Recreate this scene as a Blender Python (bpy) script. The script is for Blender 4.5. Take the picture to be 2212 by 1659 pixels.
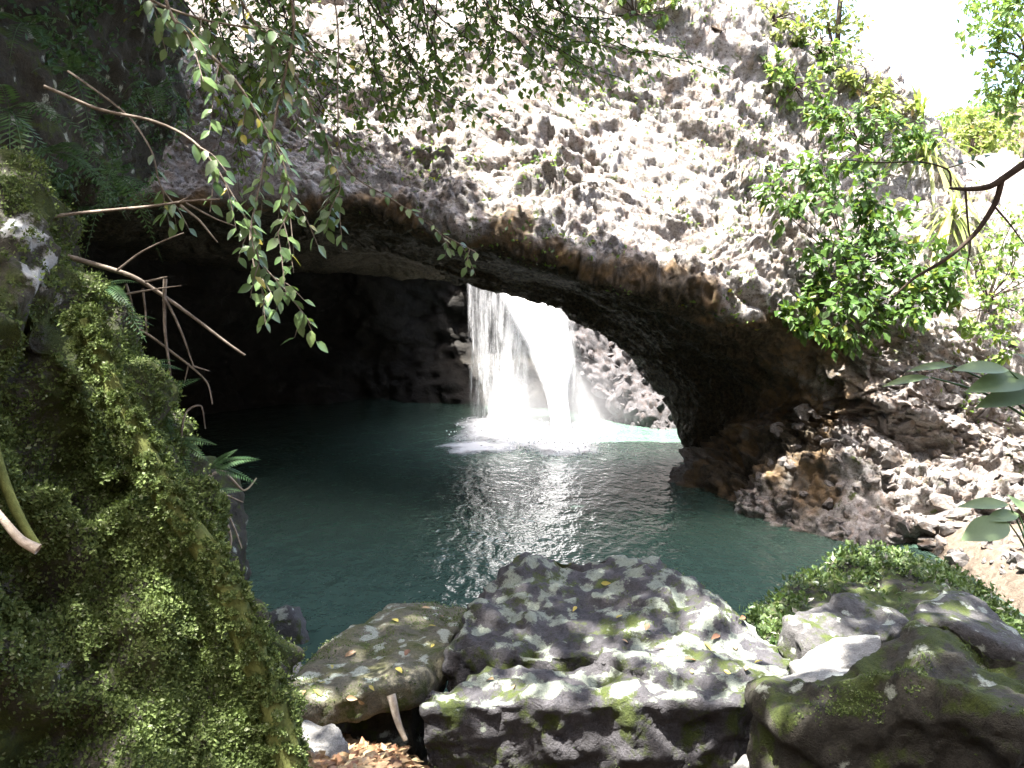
import bpy, bmesh, math, random
import numpy as np
from mathutils import Vector, Matrix

for _o in list(bpy.data.objects):
    bpy.data.objects.remove(_o, do_unlink=True)
scene = bpy.context.scene
C = scene.collection
R = math.radians

# ------------------------------------------------------------------ camera
CAM_H, PITCH, FPX = 4.0, R(6.5), 1841.0          # photo measured on a 2212 x 1659 grid
cam_data = bpy.data.cameras.new('camera')
cam_data.sensor_width = 36.0
cam_data.lens = 18.0 * FPX / 1106.0
cam_data.clip_start = 0.05
cam_data.clip_end = 3000
cam = bpy.data.objects.new('camera', cam_data)
C.objects.link(cam)
cam.location = (0, 0, CAM_H)
cam.rotation_euler = (R(90) - PITCH, 0, 0)
scene.camera = cam

# ------------------------------------------------------------------ world, sun, exposure
SUN_EL, SUN_AZ = R(74), R(226)     # azimuth clockwise from +Y: the sun stands behind and left of the camera
sun_vec = Vector((math.sin(SUN_AZ) * math.cos(SUN_EL), math.cos(SUN_AZ) * math.cos(SUN_EL), math.sin(SUN_EL)))
world = bpy.data.worlds.new('World')
scene.world = world
world.use_nodes = True
wn = world.node_tree.nodes
wn.clear()
w_out = wn.new('ShaderNodeOutputWorld')
w_bg = wn.new('ShaderNodeBackground')
w_sky = wn.new('ShaderNodeTexSky')
w_sky.sky_type = 'NISHITA'
w_sky.sun_disc = False
w_sky.sun_elevation = SUN_EL
w_sky.sun_rotation = SUN_AZ
w_sky.air_density = 1.0
w_sky.dust_density = 5.0
w_sky.ozone_density = 0.6
w_bg.inputs['Strength'].default_value = 0.15
world.node_tree.links.new(w_sky.outputs[0], w_bg.inputs[0])
world.node_tree.links.new(w_bg.outputs[0], w_out.inputs[0])
sun_data = bpy.data.lights.new('sun', 'SUN')
sun_data.energy = 5.0
sun_data.angle = R(0.55)
sun_data.color = (1.0, 0.96, 0.9)
sun = bpy.data.objects.new('sun', sun_data)
C.objects.link(sun)
sun.rotation_euler = (-sun_vec).to_track_quat('-Z', 'Y').to_euler()
sun.location = (-20, -20, 60)
vs = scene.view_settings
vs.view_transform = 'Standard'
vs.look = 'None'
vs.gamma = 1.0
vs.use_curve_mapping = False
vs.exposure = 2.9
scene.cycles.use_denoising = True
scene.cycles.max_bounces = 8
scene.cycles.transparent_max_bounces = 24
scene.cycles.caustics_reflective = False
scene.cycles.caustics_refractive = False
scene.cycles.use_adaptive_sampling = True

# ------------------------------------------------------------------ helpers: pixels to points
FWD = np.array([0, math.cos(PITCH), -math.sin(PITCH)])
UPV = np.array([0, math.sin(PITCH), math.cos(PITCH)])
def ray(px, py):
    return FWD + np.array([1.0, 0, 0]) * (px - 1106.0) / FPX + UPV * (829.5 - py) / FPX
def P(px, py, Y):                    # the point seen at a pixel, Y metres ahead
    d = ray(px, py)
    return np.array([0, 0, CAM_H]) + d * (Y / d[1])
def G(px, py, z=0.0):                # the point seen at a pixel, on the level z
    d = ray(px, py)
    return np.array([0, 0, CAM_H]) + d * ((z - CAM_H) / d[2])
def path(*p):
    return [P(*q) for q in p]

# ------------------------------------------------------------------ helpers: noise
def _h(ix, iy, iz, s):
    n = (ix.astype(np.int64) * 374761393 + iy.astype(np.int64) * 668265263 + iz.astype(np.int64) * 2147483647 + s * 144665) & 0xffffffff
    n = ((n ^ (n >> 13)) * 1274126177) & 0xffffffff
    n = ((n ^ (n >> 16)) * 2246822519) & 0xffffffff
    return ((n ^ (n >> 15)) & 0xffffff) / float(0xffffff)
def vnoise(p, s=0):
    i = np.floor(p); f = p - i; u = f * f * f * (f * (f * 6 - 15) + 10)
    i = i.astype(np.int64); r = 0
    for a in (0, 1):
        for b in (0, 1):
            for c in (0, 1):
                w = (u[:, 0] if a else 1 - u[:, 0]) * (u[:, 1] if b else 1 - u[:, 1]) * (u[:, 2] if c else 1 - u[:, 2])
                r = r + w * _h(i[:, 0] + a, i[:, 1] + b, i[:, 2] + c, s)
    return r * 2 - 1
def fbm(p, o=4, s=0, g=0.5):
    r = 0; a = 1.0
    for k in range(o):
        r = r + a * vnoise(p * (2.03 ** k) + 17.3 * k, s + k)
        a *= g
    return r
def cells(p, s=0):                   # F1, F2 and a random number of the nearest cell
    i = np.floor(p).astype(np.int64)
    f1 = np.full(len(p), 9.0); f2 = f1.copy(); idn = np.zeros(len(p))
    for a in (-1, 0, 1):
        for b in (-1, 0, 1):
            for c in (-1, 0, 1):
                x, y, z = i[:, 0] + a, i[:, 1] + b, i[:, 2] + c
                q = np.stack([x + _h(x, y, z, s + 1), y + _h(x, y, z, s + 2), z + _h(x, y, z, s + 3)], 1)
                d = np.sqrt(((q - p) ** 2).sum(1))
                n = d < f1
                f2 = np.where(n, f1, np.minimum(f2, d))
                idn = np.where(n, _h(x, y, z, s + 4), idn)
                f1 = np.where(n, d, f1)
    return f1, f2, idn

# ------------------------------------------------------------------ helpers: objects
def tag(o, label=None, cat=None, group=None, kind=None):
    if label: o['label'] = label
    if cat: o['category'] = cat
    if group: o['group'] = group
    if kind: o['kind'] = kind
    return o
def link(name, me, mat=None, parent=None, loc=None):
    o = bpy.data.objects.new(name, me)
    C.objects.link(o)
    if mat is not None and me is not None and not me.materials:
        me.materials.append(mat)
    if parent is not None:
        o.parent = parent
    if loc is not None:
        o.location = loc
    return o
def empty(name, loc=(0, 0, 0)):
    o = bpy.data.objects.new(name, None)
    C.objects.link(o)
    o.location = Vector(loc)
    o.empty_display_size = 0.2
    return o
def mesh_np(name, v, f, smooth=True):
    """v (n,3); f (m,3) or (m,4)"""
    me = bpy.data.meshes.new(name)
    v = np.ascontiguousarray(v, dtype=np.float32); f = np.ascontiguousarray(f, dtype=np.int32)
    k = f.shape[1]
    me.vertices.add(len(v)); me.vertices.foreach_set('co', v.ravel())
    me.loops.add(f.size); me.loops.foreach_set('vertex_index', f.ravel())
    me.polygons.add(len(f))
    me.polygons.foreach_set('loop_start', np.arange(0, f.size, k, dtype=np.int32))
    me.polygons.foreach_set('loop_total', np.full(len(f), k, dtype=np.int32))
    me.polygons.foreach_set('use_smooth', np.full(len(f), smooth, dtype=bool))
    me.update(calc_edges=True)
    return me
def grid_faces(nr, ns, wrap=False):
    a = np.arange(nr - 1)[:, None] * ns + np.arange(ns - 1)[None, :]
    a = a.ravel()
    return np.stack([a, a + 1, a + ns + 1, a + ns], 1)
def crom(pts, n):
    """Catmull-Rom along axis 0 of pts, n samples"""
    pts = np.asarray(pts, float); m = len(pts)
    t = np.linspace(0, m - 1 - 1e-9, n); i = np.floor(t).astype(int); f = (t - i)
    f = f.reshape((-1,) + (1,) * (pts.ndim - 1))
    p0 = pts[np.maximum(i - 1, 0)]; p1 = pts[i]; p2 = pts[np.minimum(i + 1, m - 1)]; p3 = pts[np.minimum(i + 2, m - 1)]
    k = 0.4
    m1 = (p2 - p0) * k; m2 = (p3 - p1) * k
    f2 = f * f; f3 = f2 * f
    return (2 * f3 - 3 * f2 + 1) * p1 + (f3 - 2 * f2 + f) * m1 + (-2 * f3 + 3 * f2) * p2 + (f3 - f2) * m2
def loft(ctrl, nr, ns):
    g = crom(np.asarray(ctrl, float), nr)            # rails
    return crom(g.transpose(1, 0, 2), ns).transpose(1, 0, 2)
def grid_normals(g):
    du = np.gradient(g, axis=1); dv = np.gradient(g, axis=0)
    n = np.cross(du, dv)
    return n / np.maximum(np.linalg.norm(n, axis=2, keepdims=True), 1e-9)
def tube(pts, r0, r1, sides=6, n=None, wob=0.0, seed=0):
    pts = np.asarray(pts, float)
    if n is None: n = max(len(pts) * 4, 6)
    c = crom(pts, n)
    if wob:
        c = c + wob * np.stack([vnoise(c * 3.1 + seed + k * 9.7, seed) for k in range(3)], 1)
    t = np.gradient(c, axis=0); t /= np.maximum(np.linalg.norm(t, axis=1, keepdims=True), 1e-9)
    ref = np.array([0.31, 0.57, 0.76]); a = np.cross(t, ref); a /= np.maximum(np.linalg.norm(a, axis=1, keepdims=True), 1e-9)
    b = np.cross(t, a)
    rr = np.linspace(1, 0, n) ** 0.8 * (r0 - r1) + r1
    an = np.linspace(0, 2 * np.pi, sides, endpoint=False)
    v = c[:, None, :] + rr[:, None, None] * (np.cos(an)[None, :, None] * a[:, None, :] + np.sin(an)[None, :, None] * b[:, None, :])
    v = v.reshape(-1, 3)
    i = np.arange(n - 1)[:, None] * sides; j = np.arange(sides)[None, :]; j2 = (j + 1) % sides
    f = np.stack([i + j, i + j2, i + sides + j2, i + sides + j], 2).reshape(-1, 4)
    v = np.concatenate([v, c[-1:] + t[-1:] * r1]); tip = len(v) - 1
    e = (n - 1) * sides + np.arange(sides)
    f = np.concatenate([f, np.stack([e, np.roll(e, -1), np.full(sides, tip), np.full(sides, tip)], 1)])
    return v, f, c, t
def join(parts):
    vs_, fs_, o = [], [], 0
    for v, f in parts:
        vs_.append(v); fs_.append(f + o); o += len(v)
    return np.concatenate(vs_), np.concatenate(fs_)
def tube_mesh(name, *tubes):
    v, f = join([(t[0], t[1]) for t in tubes])
    # degenerate tip quads become triangles through bmesh-free validation
    me = mesh_np(name, v, f)
    me.validate()
    return me
# leaf outline: folded along the midrib, length 1 along +Y, face normal +Z
def leaf_template(w=0.22, fold=0.06, droop=0.12, n=4):
    ys = np.linspace(0, 1, n + 1)
    prof = np.sin(np.pi * np.clip(ys, 0, 1) ** 0.8) * w
    v, f = [], []
    for y, h in zip(ys, prof):
        z = -droop * y * y
        v += [(-h, y, z + fold * h / max(w, 1e-6)), (0, y, z), (h, y, z + fold * h / max(w, 1e-6))]
    for k in range(n):
        a = 3 * k
        f += [(a, a + 1, a + 4, a + 3), (a + 1, a + 2, a + 5, a + 4)]
    return np.array(v, float), np.array(f, int)
LEAF = leaf_template()
LEAF_LOW = (np.array([(0, 0, 0), (-.3, .45, .05), (0, 1, -.1), (.3, .45, .05)], float), np.array([(0, 1, 2, 2), (0, 2, 3, 3)], int))
def frames(d, up, rng):
    """rotation columns x,y,z with y along d and z near up"""
    d = d / np.maximum(np.linalg.norm(d, axis=1, keepdims=True), 1e-9)
    x = np.cross(d, up); x /= np.maximum(np.linalg.norm(x, axis=1, keepdims=True), 1e-9)
    z = np.cross(x, d)
    return np.stack([x, d, z], 2)
def scatter_leaves(name, pos, dirs, ups, size, tmpl=LEAF_LOW):
    tv, tf = tmpl
    Rm = frames(dirs, ups, None)
    v = np.einsum('nij,mj->nmi', Rm, tv) * size[:, None, None] + pos[:, None, :]
    n, m = len(pos), len(tv)
    f = (tf[None] + (np.arange(n) * m)[:, None, None]).reshape(-1, 4)
    if (tf[:, 2] == tf[:, 3]).all():
        f = f[:, :3]
    return mesh_np(name, v.reshape(-1, 3), f, smooth=False)
def rdirs(rng, n):
    d = rng.normal(size=(n, 3)); return d / np.linalg.norm(d, axis=1, keepdims=True)

# ------------------------------------------------------------------ helpers: materials
class NT:
    def __init__(s, name):
        s.m = bpy.data.materials.new(name); s.m.use_nodes = True
        s.t = s.m.node_tree; s.t.nodes.clear()
        s.out = s.n('ShaderNodeOutputMaterial')
    def n(s, typ, **kw):
        nd = s.t.nodes.new(typ)
        for k, v in kw.items():
            setattr(nd, k, v)
        return nd
    def l(s, a, b): s.t.links.new(a, b)
    def pos(s, sc=(1, 1, 1), rot=(0, 0, 0), coord='world'):
        if coord == 'world': o = s.n('ShaderNodeNewGeometry').outputs['Position']
        else: o = s.n('ShaderNodeTexCoord').outputs['Object']
        mp = s.n('ShaderNodeMapping'); mp.inputs['Scale'].default_value = sc; mp.inputs['Rotation'].default_value = rot
        s.l(o, mp.inputs[0]); return mp.outputs[0]
    def noise(s, vec, scale, detail=6, rough=0.6, dist=0.0):
        nd = s.n('ShaderNodeTexNoise'); nd.inputs['Scale'].default_value = scale
        nd.inputs['Detail'].default_value = detail; nd.inputs['Roughness'].default_value = rough; nd.inputs['Distortion'].default_value = dist
        s.l(vec, nd.inputs['Vector']); return nd.outputs['Fac']
    def voro(s, vec, scale, feature='F1', out='Distance', rnd=1.0):
        nd = s.n('ShaderNodeTexVoronoi'); nd.feature = feature; nd.inputs['Scale'].default_value = scale; nd.inputs['Randomness'].default_value = rnd
        s.l(vec, nd.inputs['Vector']); return nd.outputs[out]
    def ramp(s, fac, stops, interp='LINEAR'):
        nd = s.n('ShaderNodeValToRGB'); cr = nd.color_ramp; cr.interpolation = interp
        while len(cr.elements) < len(stops): cr.elements.new(0.5)
        for e, (p, c) in zip(cr.elements, stops):
            e.position = p; e.color = (c, c, c, 1) if not hasattr(c, '__len__') else (*c, 1)
        s.l(fac, nd.inputs[0]); return nd.outputs[0]
    def mix(s, fac, a, b, blend='MIX'):
        nd = s.n('ShaderNodeMix', data_type='RGBA', blend_type=blend)
        for sock, v in ((nd.inputs[0], fac), (nd.inputs[6], a), (nd.inputs[7], b)):
            if isinstance(v, (int, float)): sock.default_value = v
            elif isinstance(v, tuple): sock.default_value = (*v, 1)
            else: s.l(v, sock)
        return nd.outputs[2]
    def math(s, op, a, b=0.0, clamp=False):
        nd = s.n('ShaderNodeMath', operation=op); nd.use_clamp = clamp
        for sock, v in ((nd.inputs[0], a), (nd.inputs[1], b)):
            if isinstance(v, (int, float)): sock.default_value = v
            else: s.l(v, sock)
        return nd.outputs[0]
    def bump(s, h, strength, dist, normal=None):
        nd = s.n('ShaderNodeBump'); nd.inputs['Strength'].default_value = strength; nd.inputs['Distance'].default_value = dist
        s.l(h, nd.inputs['Height'])
        if normal is not None: s.l(normal, nd.inputs['Normal'])
        return nd.outputs[0]
    def bsdf(s, col, rough=0.8, normal=None, spec=0.4, **kw):
        b = s.n('ShaderNodeBsdfPrincipled')
        for key, v in (('Base Color', col), ('Roughness', rough), ('Specular IOR Level', spec), *kw.items()):
            sock = b.inputs[key]
            if isinstance(v, tuple): sock.default_value = (*v, 1)
            elif isinstance(v, (int, float)): sock.default_value = v
            else: s.l(v, sock)
        if normal is not None: s.l(normal, b.inputs['Normal'])
        return b.outputs[0]
    def done(s, sh):
        s.l(sh, s.out.inputs[0]); return s.m

def rock_mat(name, dark, light, tint=None, lichen=0.0, moss=0.0, grain=1.0, wet=0.0, lich_scale=5.0, up_moss=False, up_lichen=0.0, stain=False, damp=False, lcol=(.52, .56, .47)):
    s = NT(name); p = s.pos()
    big = s.noise(p, 0.9 * grain, 5, 0.6)
    fine = s.noise(p, 9 * grain, 8, 0.68)
    vfine = s.noise(p, 42 * grain, 5, 0.7)
    k = s.math('ADD', s.math('MULTIPLY', big, 0.4), s.math('MULTIPLY', fine, 0.6))
    col = s.mix(s.ramp(k, [(0.36, 0.0), (0.62, 1.0)]), dark, light)
    if tint:
        col = s.mix(s.math('MULTIPLY', s.ramp(s.noise(p, 2.3 * grain, 5, 0.6, 0.6), [(0.48, 0.0), (0.63, 1.0)]), 0.75), col, tint)
    col = s.mix(s.ramp(vfine, [(0.35, 0.2 if stain else 0.35), (0.62, 0.0)]), col, (0.03, 0.028, 0.024))
    if stain:
        sv = s.noise(s.pos((1, 1, .12)), 1.6, 5, .65)
        col = s.mix(s.math('MULTIPLY', s.ramp(sv, [(.52, 0.0), (.68, 1.0)]), .6), col, (.12, .105, .09))
        pk = s.ramp(s.noise(p, 17, 4, .7), [(.54, 0.0), (.62, 1.0)])
        col = s.mix(s.math('MULTIPLY', pk, .8), col, (.055, .048, .04))
        pk2 = s.ramp(s.noise(s.pos((1, 1, 1.6), (0, R(24), 0)), 5.5, 7, .72), [(.52, 0.0), (.60, 1.0)])
        col = s.mix(s.math('MULTIPLY', pk2, .62), col, s.mix(s.noise(p, 1.3, 3), (.10, .10, .045), (.13, .09, .07)))
    if moss:
        mm = s.noise(p, 2.1 * grain, 7, 0.7)
        if up_moss:
            nz = s.n('ShaderNodeSeparateXYZ'); s.l(s.n('ShaderNodeNewGeometry').outputs['Normal'], nz.inputs[0])
            mm = s.math('ADD', mm, s.math('MULTIPLY', nz.outputs[2], 0.12))
        m = s.ramp(mm, [(0.66 - 0.3 * moss, 0.0), (0.74 - 0.3 * moss, 1.0)])
        mcol = s.mix(s.noise(p, 26, 4), (0.022, 0.038, 0.008), (0.10, 0.125, 0.025))
        col = s.mix(m, col, mcol)
    if lichen:
        wv = s.n('ShaderNodeVectorMath', operation='ADD')
        nt = s.n('ShaderNodeTexNoise'); nt.inputs['Scale'].default_value = 7; nt.inputs['Detail'].default_value = 4
        s.l(p, nt.inputs['Vector'])
        sc = s.n('ShaderNodeVectorMath', operation='SCALE'); sc.inputs['Scale'].default_value = 0.16
        s.l(nt.outputs['Color'], sc.inputs[0]); s.l(p, wv.inputs[0]); s.l(sc.outputs[0], wv.inputs[1])
        d = s.voro(wv.outputs[0], lich_scale, 'SMOOTH_F1')
        pick = s.noise(p, 1.7, 3, 0.5)
        th = s.math('ADD', s.math('MULTIPLY', pick, 0.55), lichen * 0.5 - 0.29)
        lm = s.math('SUBTRACT', th, d)
        sep = s.n('ShaderNodeSeparateXYZ'); s.l(s.n('ShaderNodeNewGeometry').outputs['Normal'], sep.inputs[0])
        lm = s.math('ADD', lm, s.math('MULTIPLY', s.math('SUBTRACT', sep.outputs[2], 0.75), up_lichen))
        lm = s.math('ADD', lm, s.math('MULTIPLY', s.math('SUBTRACT', s.noise(p, 16, 7, 0.8), 0.5), 0.8))
        lm = s.ramp(lm, [(0.0, 0.0), (0.10, 1.0)])
        lc = s.mix(s.noise(p, 30, 5), lcol, tuple(c * 0.72 for c in lcol))
        col = s.mix(s.math('MULTIPLY', lm, s.ramp(fine, [(0.3, 0.55), (0.5, 1.0)])), col, lc)
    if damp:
        da = s.n('ShaderNodeAttribute'); da.attribute_name = 'damp'  # cave shade put into the rock colour of underside and pillar
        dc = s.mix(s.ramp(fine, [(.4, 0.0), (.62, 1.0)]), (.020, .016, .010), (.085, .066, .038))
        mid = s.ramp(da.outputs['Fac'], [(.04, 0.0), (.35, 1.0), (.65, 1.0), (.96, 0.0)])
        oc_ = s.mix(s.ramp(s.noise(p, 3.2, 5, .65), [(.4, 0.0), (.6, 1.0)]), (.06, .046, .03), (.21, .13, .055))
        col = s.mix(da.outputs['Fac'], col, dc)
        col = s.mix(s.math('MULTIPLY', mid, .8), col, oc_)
    xf = s.noise(p, 130, 3, 0.7)
    col = s.mix(s.ramp(xf, [(0.40, 0.35), (0.54, 0.0)]), col, (0.02, 0.018, 0.014))
    cr = s.voro(s.pos((1, 1, 1.5), (0, R(24), 0)), 3.3 * grain, 'DISTANCE_TO_EDGE')
    cr = s.ramp(s.math('ADD', cr, s.math('MULTIPLY', s.math('SUBTRACT', fine, .5), .25)), [(0.0, 0.0), (0.035, 1.0)])
    h = s.math('ADD', s.math('ADD', s.math('MULTIPLY', fine, 1.0), s.math('MULTIPLY', vfine, 0.45)), s.math('ADD', s.math('MULTIPLY', xf, .12), s.math('MULTIPLY', cr, .10)))
    nb = s.bump(h, 0.9, 0.085 / grain)
    return s.done(s.bsdf(col, 0.85 - 0.5 * wet, nb, 0.35))

def leaf_mat(name, a, b, c=None, trans=0.35, rough=0.45, spec=0.4):
    s = NT(name)
    g = s.n('ShaderNodeNewGeometry'); oi = s.n('ShaderNodeObjectInfo')
    r = s.math('FRACT', s.math('ADD', g.outputs['Random Per Island'], oi.outputs['Random']))
    stops = [(0.0, a), (0.75, b)]
    if c: stops += [(0.93, b), (0.97, c)]
    col = s.ramp(r, stops)
    col = s.mix(s.math('MULTIPLY', s.noise(s.pos(), 60, 3), 0.4), col, tuple(x * 0.5 for x in a))
    sh = s.bsdf(col, rough, None, spec)
    tr = s.n('ShaderNodeBsdfTranslucent')
    s.l(s.mix(0.35, col, (0.16, 0.24, 0.02)), tr.inputs[0])
    mx = s.n('ShaderNodeMixShader'); mx.inputs[0].default_value = trans
    s.l(sh, mx.inputs[1]); s.l(tr.outputs[0], mx.inputs[2])
    return s.done(mx.outputs[0])
def bark_mat(name, a, b):
    s = NT(name); p = s.pos()
    f = s.noise(p, 14, 6, 0.7)
    col = s.mix(s.ramp(f, [(0.35, 0.0), (0.65, 1.0)]), a, b)
    return s.done(s.bsdf(col, 0.9, s.bump(f, 0.6, 0.02), 0.2))

M = {}
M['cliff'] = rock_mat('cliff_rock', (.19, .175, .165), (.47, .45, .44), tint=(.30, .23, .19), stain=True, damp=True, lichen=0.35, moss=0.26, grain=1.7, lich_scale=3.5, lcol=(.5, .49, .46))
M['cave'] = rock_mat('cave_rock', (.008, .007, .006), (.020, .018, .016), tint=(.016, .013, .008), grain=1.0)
M['rubble'] = rock_mat('rubble_rock', (.06, .054, .05), (.27, .25, .24), tint=(.16, .11, .07), grain=2.6, wet=.55)
M['wet_rubble'] = rock_mat('wet_rubble_rock', (.022, .02, .022), (.13, .125, .135), tint=(.07, .05, .045), grain=2.6, wet=.4)
M['boulder'] = rock_mat('boulder_rock', (.045, .043, .046), (.115, .11, .122), lichen=0.72, moss=0.50, grain=1.9, lich_scale=7.0, up_lichen=0.45, lcol=(.33, .37, .30))
M['slab'] = rock_mat('slab_rock', (.11, .10, .07), (.25, .235, .17), tint=(.14, .145, .05), lichen=0.6, moss=0.45, grain=2.0, lich_scale=7, up_lichen=.2)
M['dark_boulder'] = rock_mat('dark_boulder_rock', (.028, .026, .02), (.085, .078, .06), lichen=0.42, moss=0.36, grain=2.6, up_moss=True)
M['pale_stone'] = rock_mat('pale_stone_rock', (.22, .21, .2), (.46, .45, .42), lichen=0.75, grain=2.2, lich_scale=3.2, lcol=(.66, .68, .62))
M['grey_stone'] = rock_mat('grey_stone_rock', (.05, .047, .046), (.15, .145, .145), lichen=0.5, moss=0.48, grain=2.6, lich_scale=8)
M['outcrop'] = rock_mat('outcrop_rock', (.04, .038, .026), (.12, .115, .09), lichen=0.22, moss=0.7, grain=2.0, lcol=(.55, .57, .56))
def pale_patches(mat, pts):
    """bare pale places in the moss, each round one point, with ragged edges"""
    t = mat.node_tree; s = NT.__new__(NT); s.m = mat; s.t = t
    b = [n for n in t.nodes if n.type == 'BSDF_PRINCIPLED'][0]
    src = b.inputs['Base Color'].links[0].from_socket
    p = s.pos(); acc = None
    for c, r in pts:
        d = s.n('ShaderNodeVectorMath', operation='DISTANCE'); s.l(p, d.inputs[0]); d.inputs[1].default_value = tuple(c)
        v = s.math('SUBTRACT', 1.0, s.math('DIVIDE', d.outputs['Value'], r))
        acc = v if acc is None else s.math('MAXIMUM', acc, v)
    m = s.math('ADD', acc, s.math('MULTIPLY', s.math('SUBTRACT', s.noise(p, 9, 6, .7), .5), 1.6))
    m = s.ramp(m, [(.30, 0.0), (.48, 1.0)])
    s.l(s.mix(m, src, s.mix(s.noise(p, 40, 4), (.62, .64, .66), (.36, .37, .36))), b.inputs['Base Color'])
PALE = [(P(175, 800, 3.1), .17), (P(195, 860, 3.15), .12), (P(100, 590, 3.3), .13), (P(230, 690, 3.5), .07), (P(60, 480, 3.4), .14), (P(125, 560, 3.45), .09), (P(250, 1000, 3.2), .08), (P(20, 1000, 2.8), .10)]
pale_patches(M['outcrop'], PALE)
M['wet_stone'] = rock_mat('wet_stone_rock', (.10, .07, .055), (.25, .19, .16), grain=2.5, wet=0.8)
M['leaf_near'] = leaf_mat('leaf_near', (.06, .12, .035), (.17, .26, .095), (.42, .36, .05), 0.25, 0.33, 0.6)
M['leaf_mid'] = leaf_mat('leaf_mid', (.06, .12, .025), (.19, .29, .06), (.30, .27, .03), 0.5)
M['leaf_shrub'] = leaf_mat('leaf_shrub', (.022, .06, .010), (.08, .16, .025), (.22, .22, .04), 0.4)
M['leaf_canopy'] = leaf_mat('leaf_canopy', (.03, .055, .015), (.07, .11, .025), None, 0.25)
M['leaf_fern'] = leaf_mat('leaf_fern', (.03, .08, .03), (.08, .16, .06), None, 0.35)
M['leaf_straw'] = leaf_mat('leaf_straw', (.14, .2, .04), (.3, .33, .1), (.35, .22, .08), 0.45)
M['leaf_yellow'] = leaf_mat('leaf_yellow', (.5, .4, .08), (.6, .52, .14), None, 0.3)
M['leaf_dead'] = leaf_mat('leaf_dead', (.2, .09, .045), (.36, .26, .15), (.5, .42, .25), 0.1)
M['leaf_broad'] = leaf_mat('leaf_broad', (.10, .16, .065), (.19, .27, .12), None, 0.3)
M['leaf_cover'] = leaf_mat('leaf_cover', (.04, .085, .02), (.15, .21, .07), (.5, .48, .4), 0.35)
M['moss'] = leaf_mat('moss', (.045, .07, .02), (.19, .25, .085), (.36, .41, .24), 0.25, 0.7, 0.15)
M['bark'] = bark_mat('bark', (.09, .07, .055), (.26, .22, .18))
M['bark_dark'] = bark_mat('bark_dark', (.03, .022, .016), (.08, .06, .045))
M['bark_moss'] = bark_mat('bark_moss', (.06, .075, .02), (.17, .19, .06))
M['dead_wood'] = bark_mat('dead_wood', (.22, .18, .14), (.46, .40, .33))

def ground_mat():
    s = NT('forest_floor'); p = s.pos()
    f = s.noise(p, 6, 8, 0.7); col = s.mix(f, (.03, .024, .018), (.14, .112, .085))
    v = s.voro(p, 14, 'F1', 'Color')
    col = s.mix(0.35, col, s.mix(v, (.05, .04, .03), (.26, .21, .17)))
    return s.done(s.bsdf(col, 0.95, s.bump(f, 0.8, 0.08), 0.1))
M['ground'] = ground_mat()
def water_mat():
    s = NT('pool_water')
    p = s.pos((1, 0.62, 1)); 
    a = s.noise(p, 2.2, 3, 0.55, 0.4); b = s.noise(p, 7.5, 2, 0.5, 0.2)
    h = s.math('ADD', s.math('MULTIPLY', a, 1.0), s.math('MULTIPLY', b, 0.35))
    nb = s.bump(h, 0.55, 0.12)
    col = s.mix(s.noise(s.pos(), 0.25, 3), (.034, .062, .048), (.050, .086, .066))
    dd = s.n('ShaderNodeVectorMath', operation='DISTANCE'); s.l(s.pos(), dd.inputs[0]); dd.inputs[1].default_value = (1.2, 22.5, 0)
    air = s.math('ADD', s.math('DIVIDE', dd.outputs['Value'], 9.0), s.math('MULTIPLY', s.math('SUBTRACT', s.noise(s.pos(), .9, 4), .5), .5))
    col = s.mix(s.ramp(air, [(.25, .85), (.75, 0.0)]), col, (.10, .175, .135))       # aerated water round the fall
    return s.done(s.bsdf(col, 0.04, nb, 0.5, IOR=1.33))
M['water'] = water_mat()
def fall_mat(name, lo, hi, scale=9.0):
    s = NT(name)
    p = s.pos((1, 1, 0.055)); q = s.pos((1, 1, 0.35))
    a = s.noise(p, scale, 5, 0.65); b = s.noise(q, scale * 1.5, 4, 0.7)
    k = s.math('ADD', s.math('MULTIPLY', a, 0.75), s.math('MULTIPLY', b, 0.25))
    u = s.n('ShaderNodeUVMap').outputs[0]; sx = s.n('ShaderNodeSeparateXYZ'); s.l(u, sx.inputs[0])
    e = s.math('MULTIPLY', s.math('MULTIPLY', sx.outputs[0], s.math('SUBTRACT', 1.0, sx.outputs[0])), 4.0)
    e = s.math('POWER', e, 0.9)
    al = s.math('MULTIPLY', s.ramp(k, [(lo, 0.0), (hi, 1.0)]), e, True)
    d = s.bsdf((.9, .91, .93), 0.5, None, 0.3)
    tr = s.n('ShaderNodeBsdfTranslucent'); tr.inputs[0].default_value = (.9, .91, .94, 1)
    mx = s.n('ShaderNodeMixShader'); mx.inputs[0].default_value = 0.45; s.l(d, mx.inputs[1]); s.l(tr.outputs[0], mx.inputs[2])
    tp = s.n('ShaderNodeBsdfTransparent'); fx = s.n('ShaderNodeMixShader')
    s.l(al, fx.inputs[0]); s.l(tp.outputs[0], fx.inputs[1]); s.l(mx.outputs[0], fx.inputs[2])
    return s.done(fx.outputs[0])
M['fall_thick'] = fall_mat('falling_water_thick', 0.22, 0.46)
M['fall_thin'] = fall_mat('falling_water_thin', 0.44, 0.80, 11.0)
M['fall_veil'] = fall_mat('falling_water_veil', 0.36, 1.15, 6.0)
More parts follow.
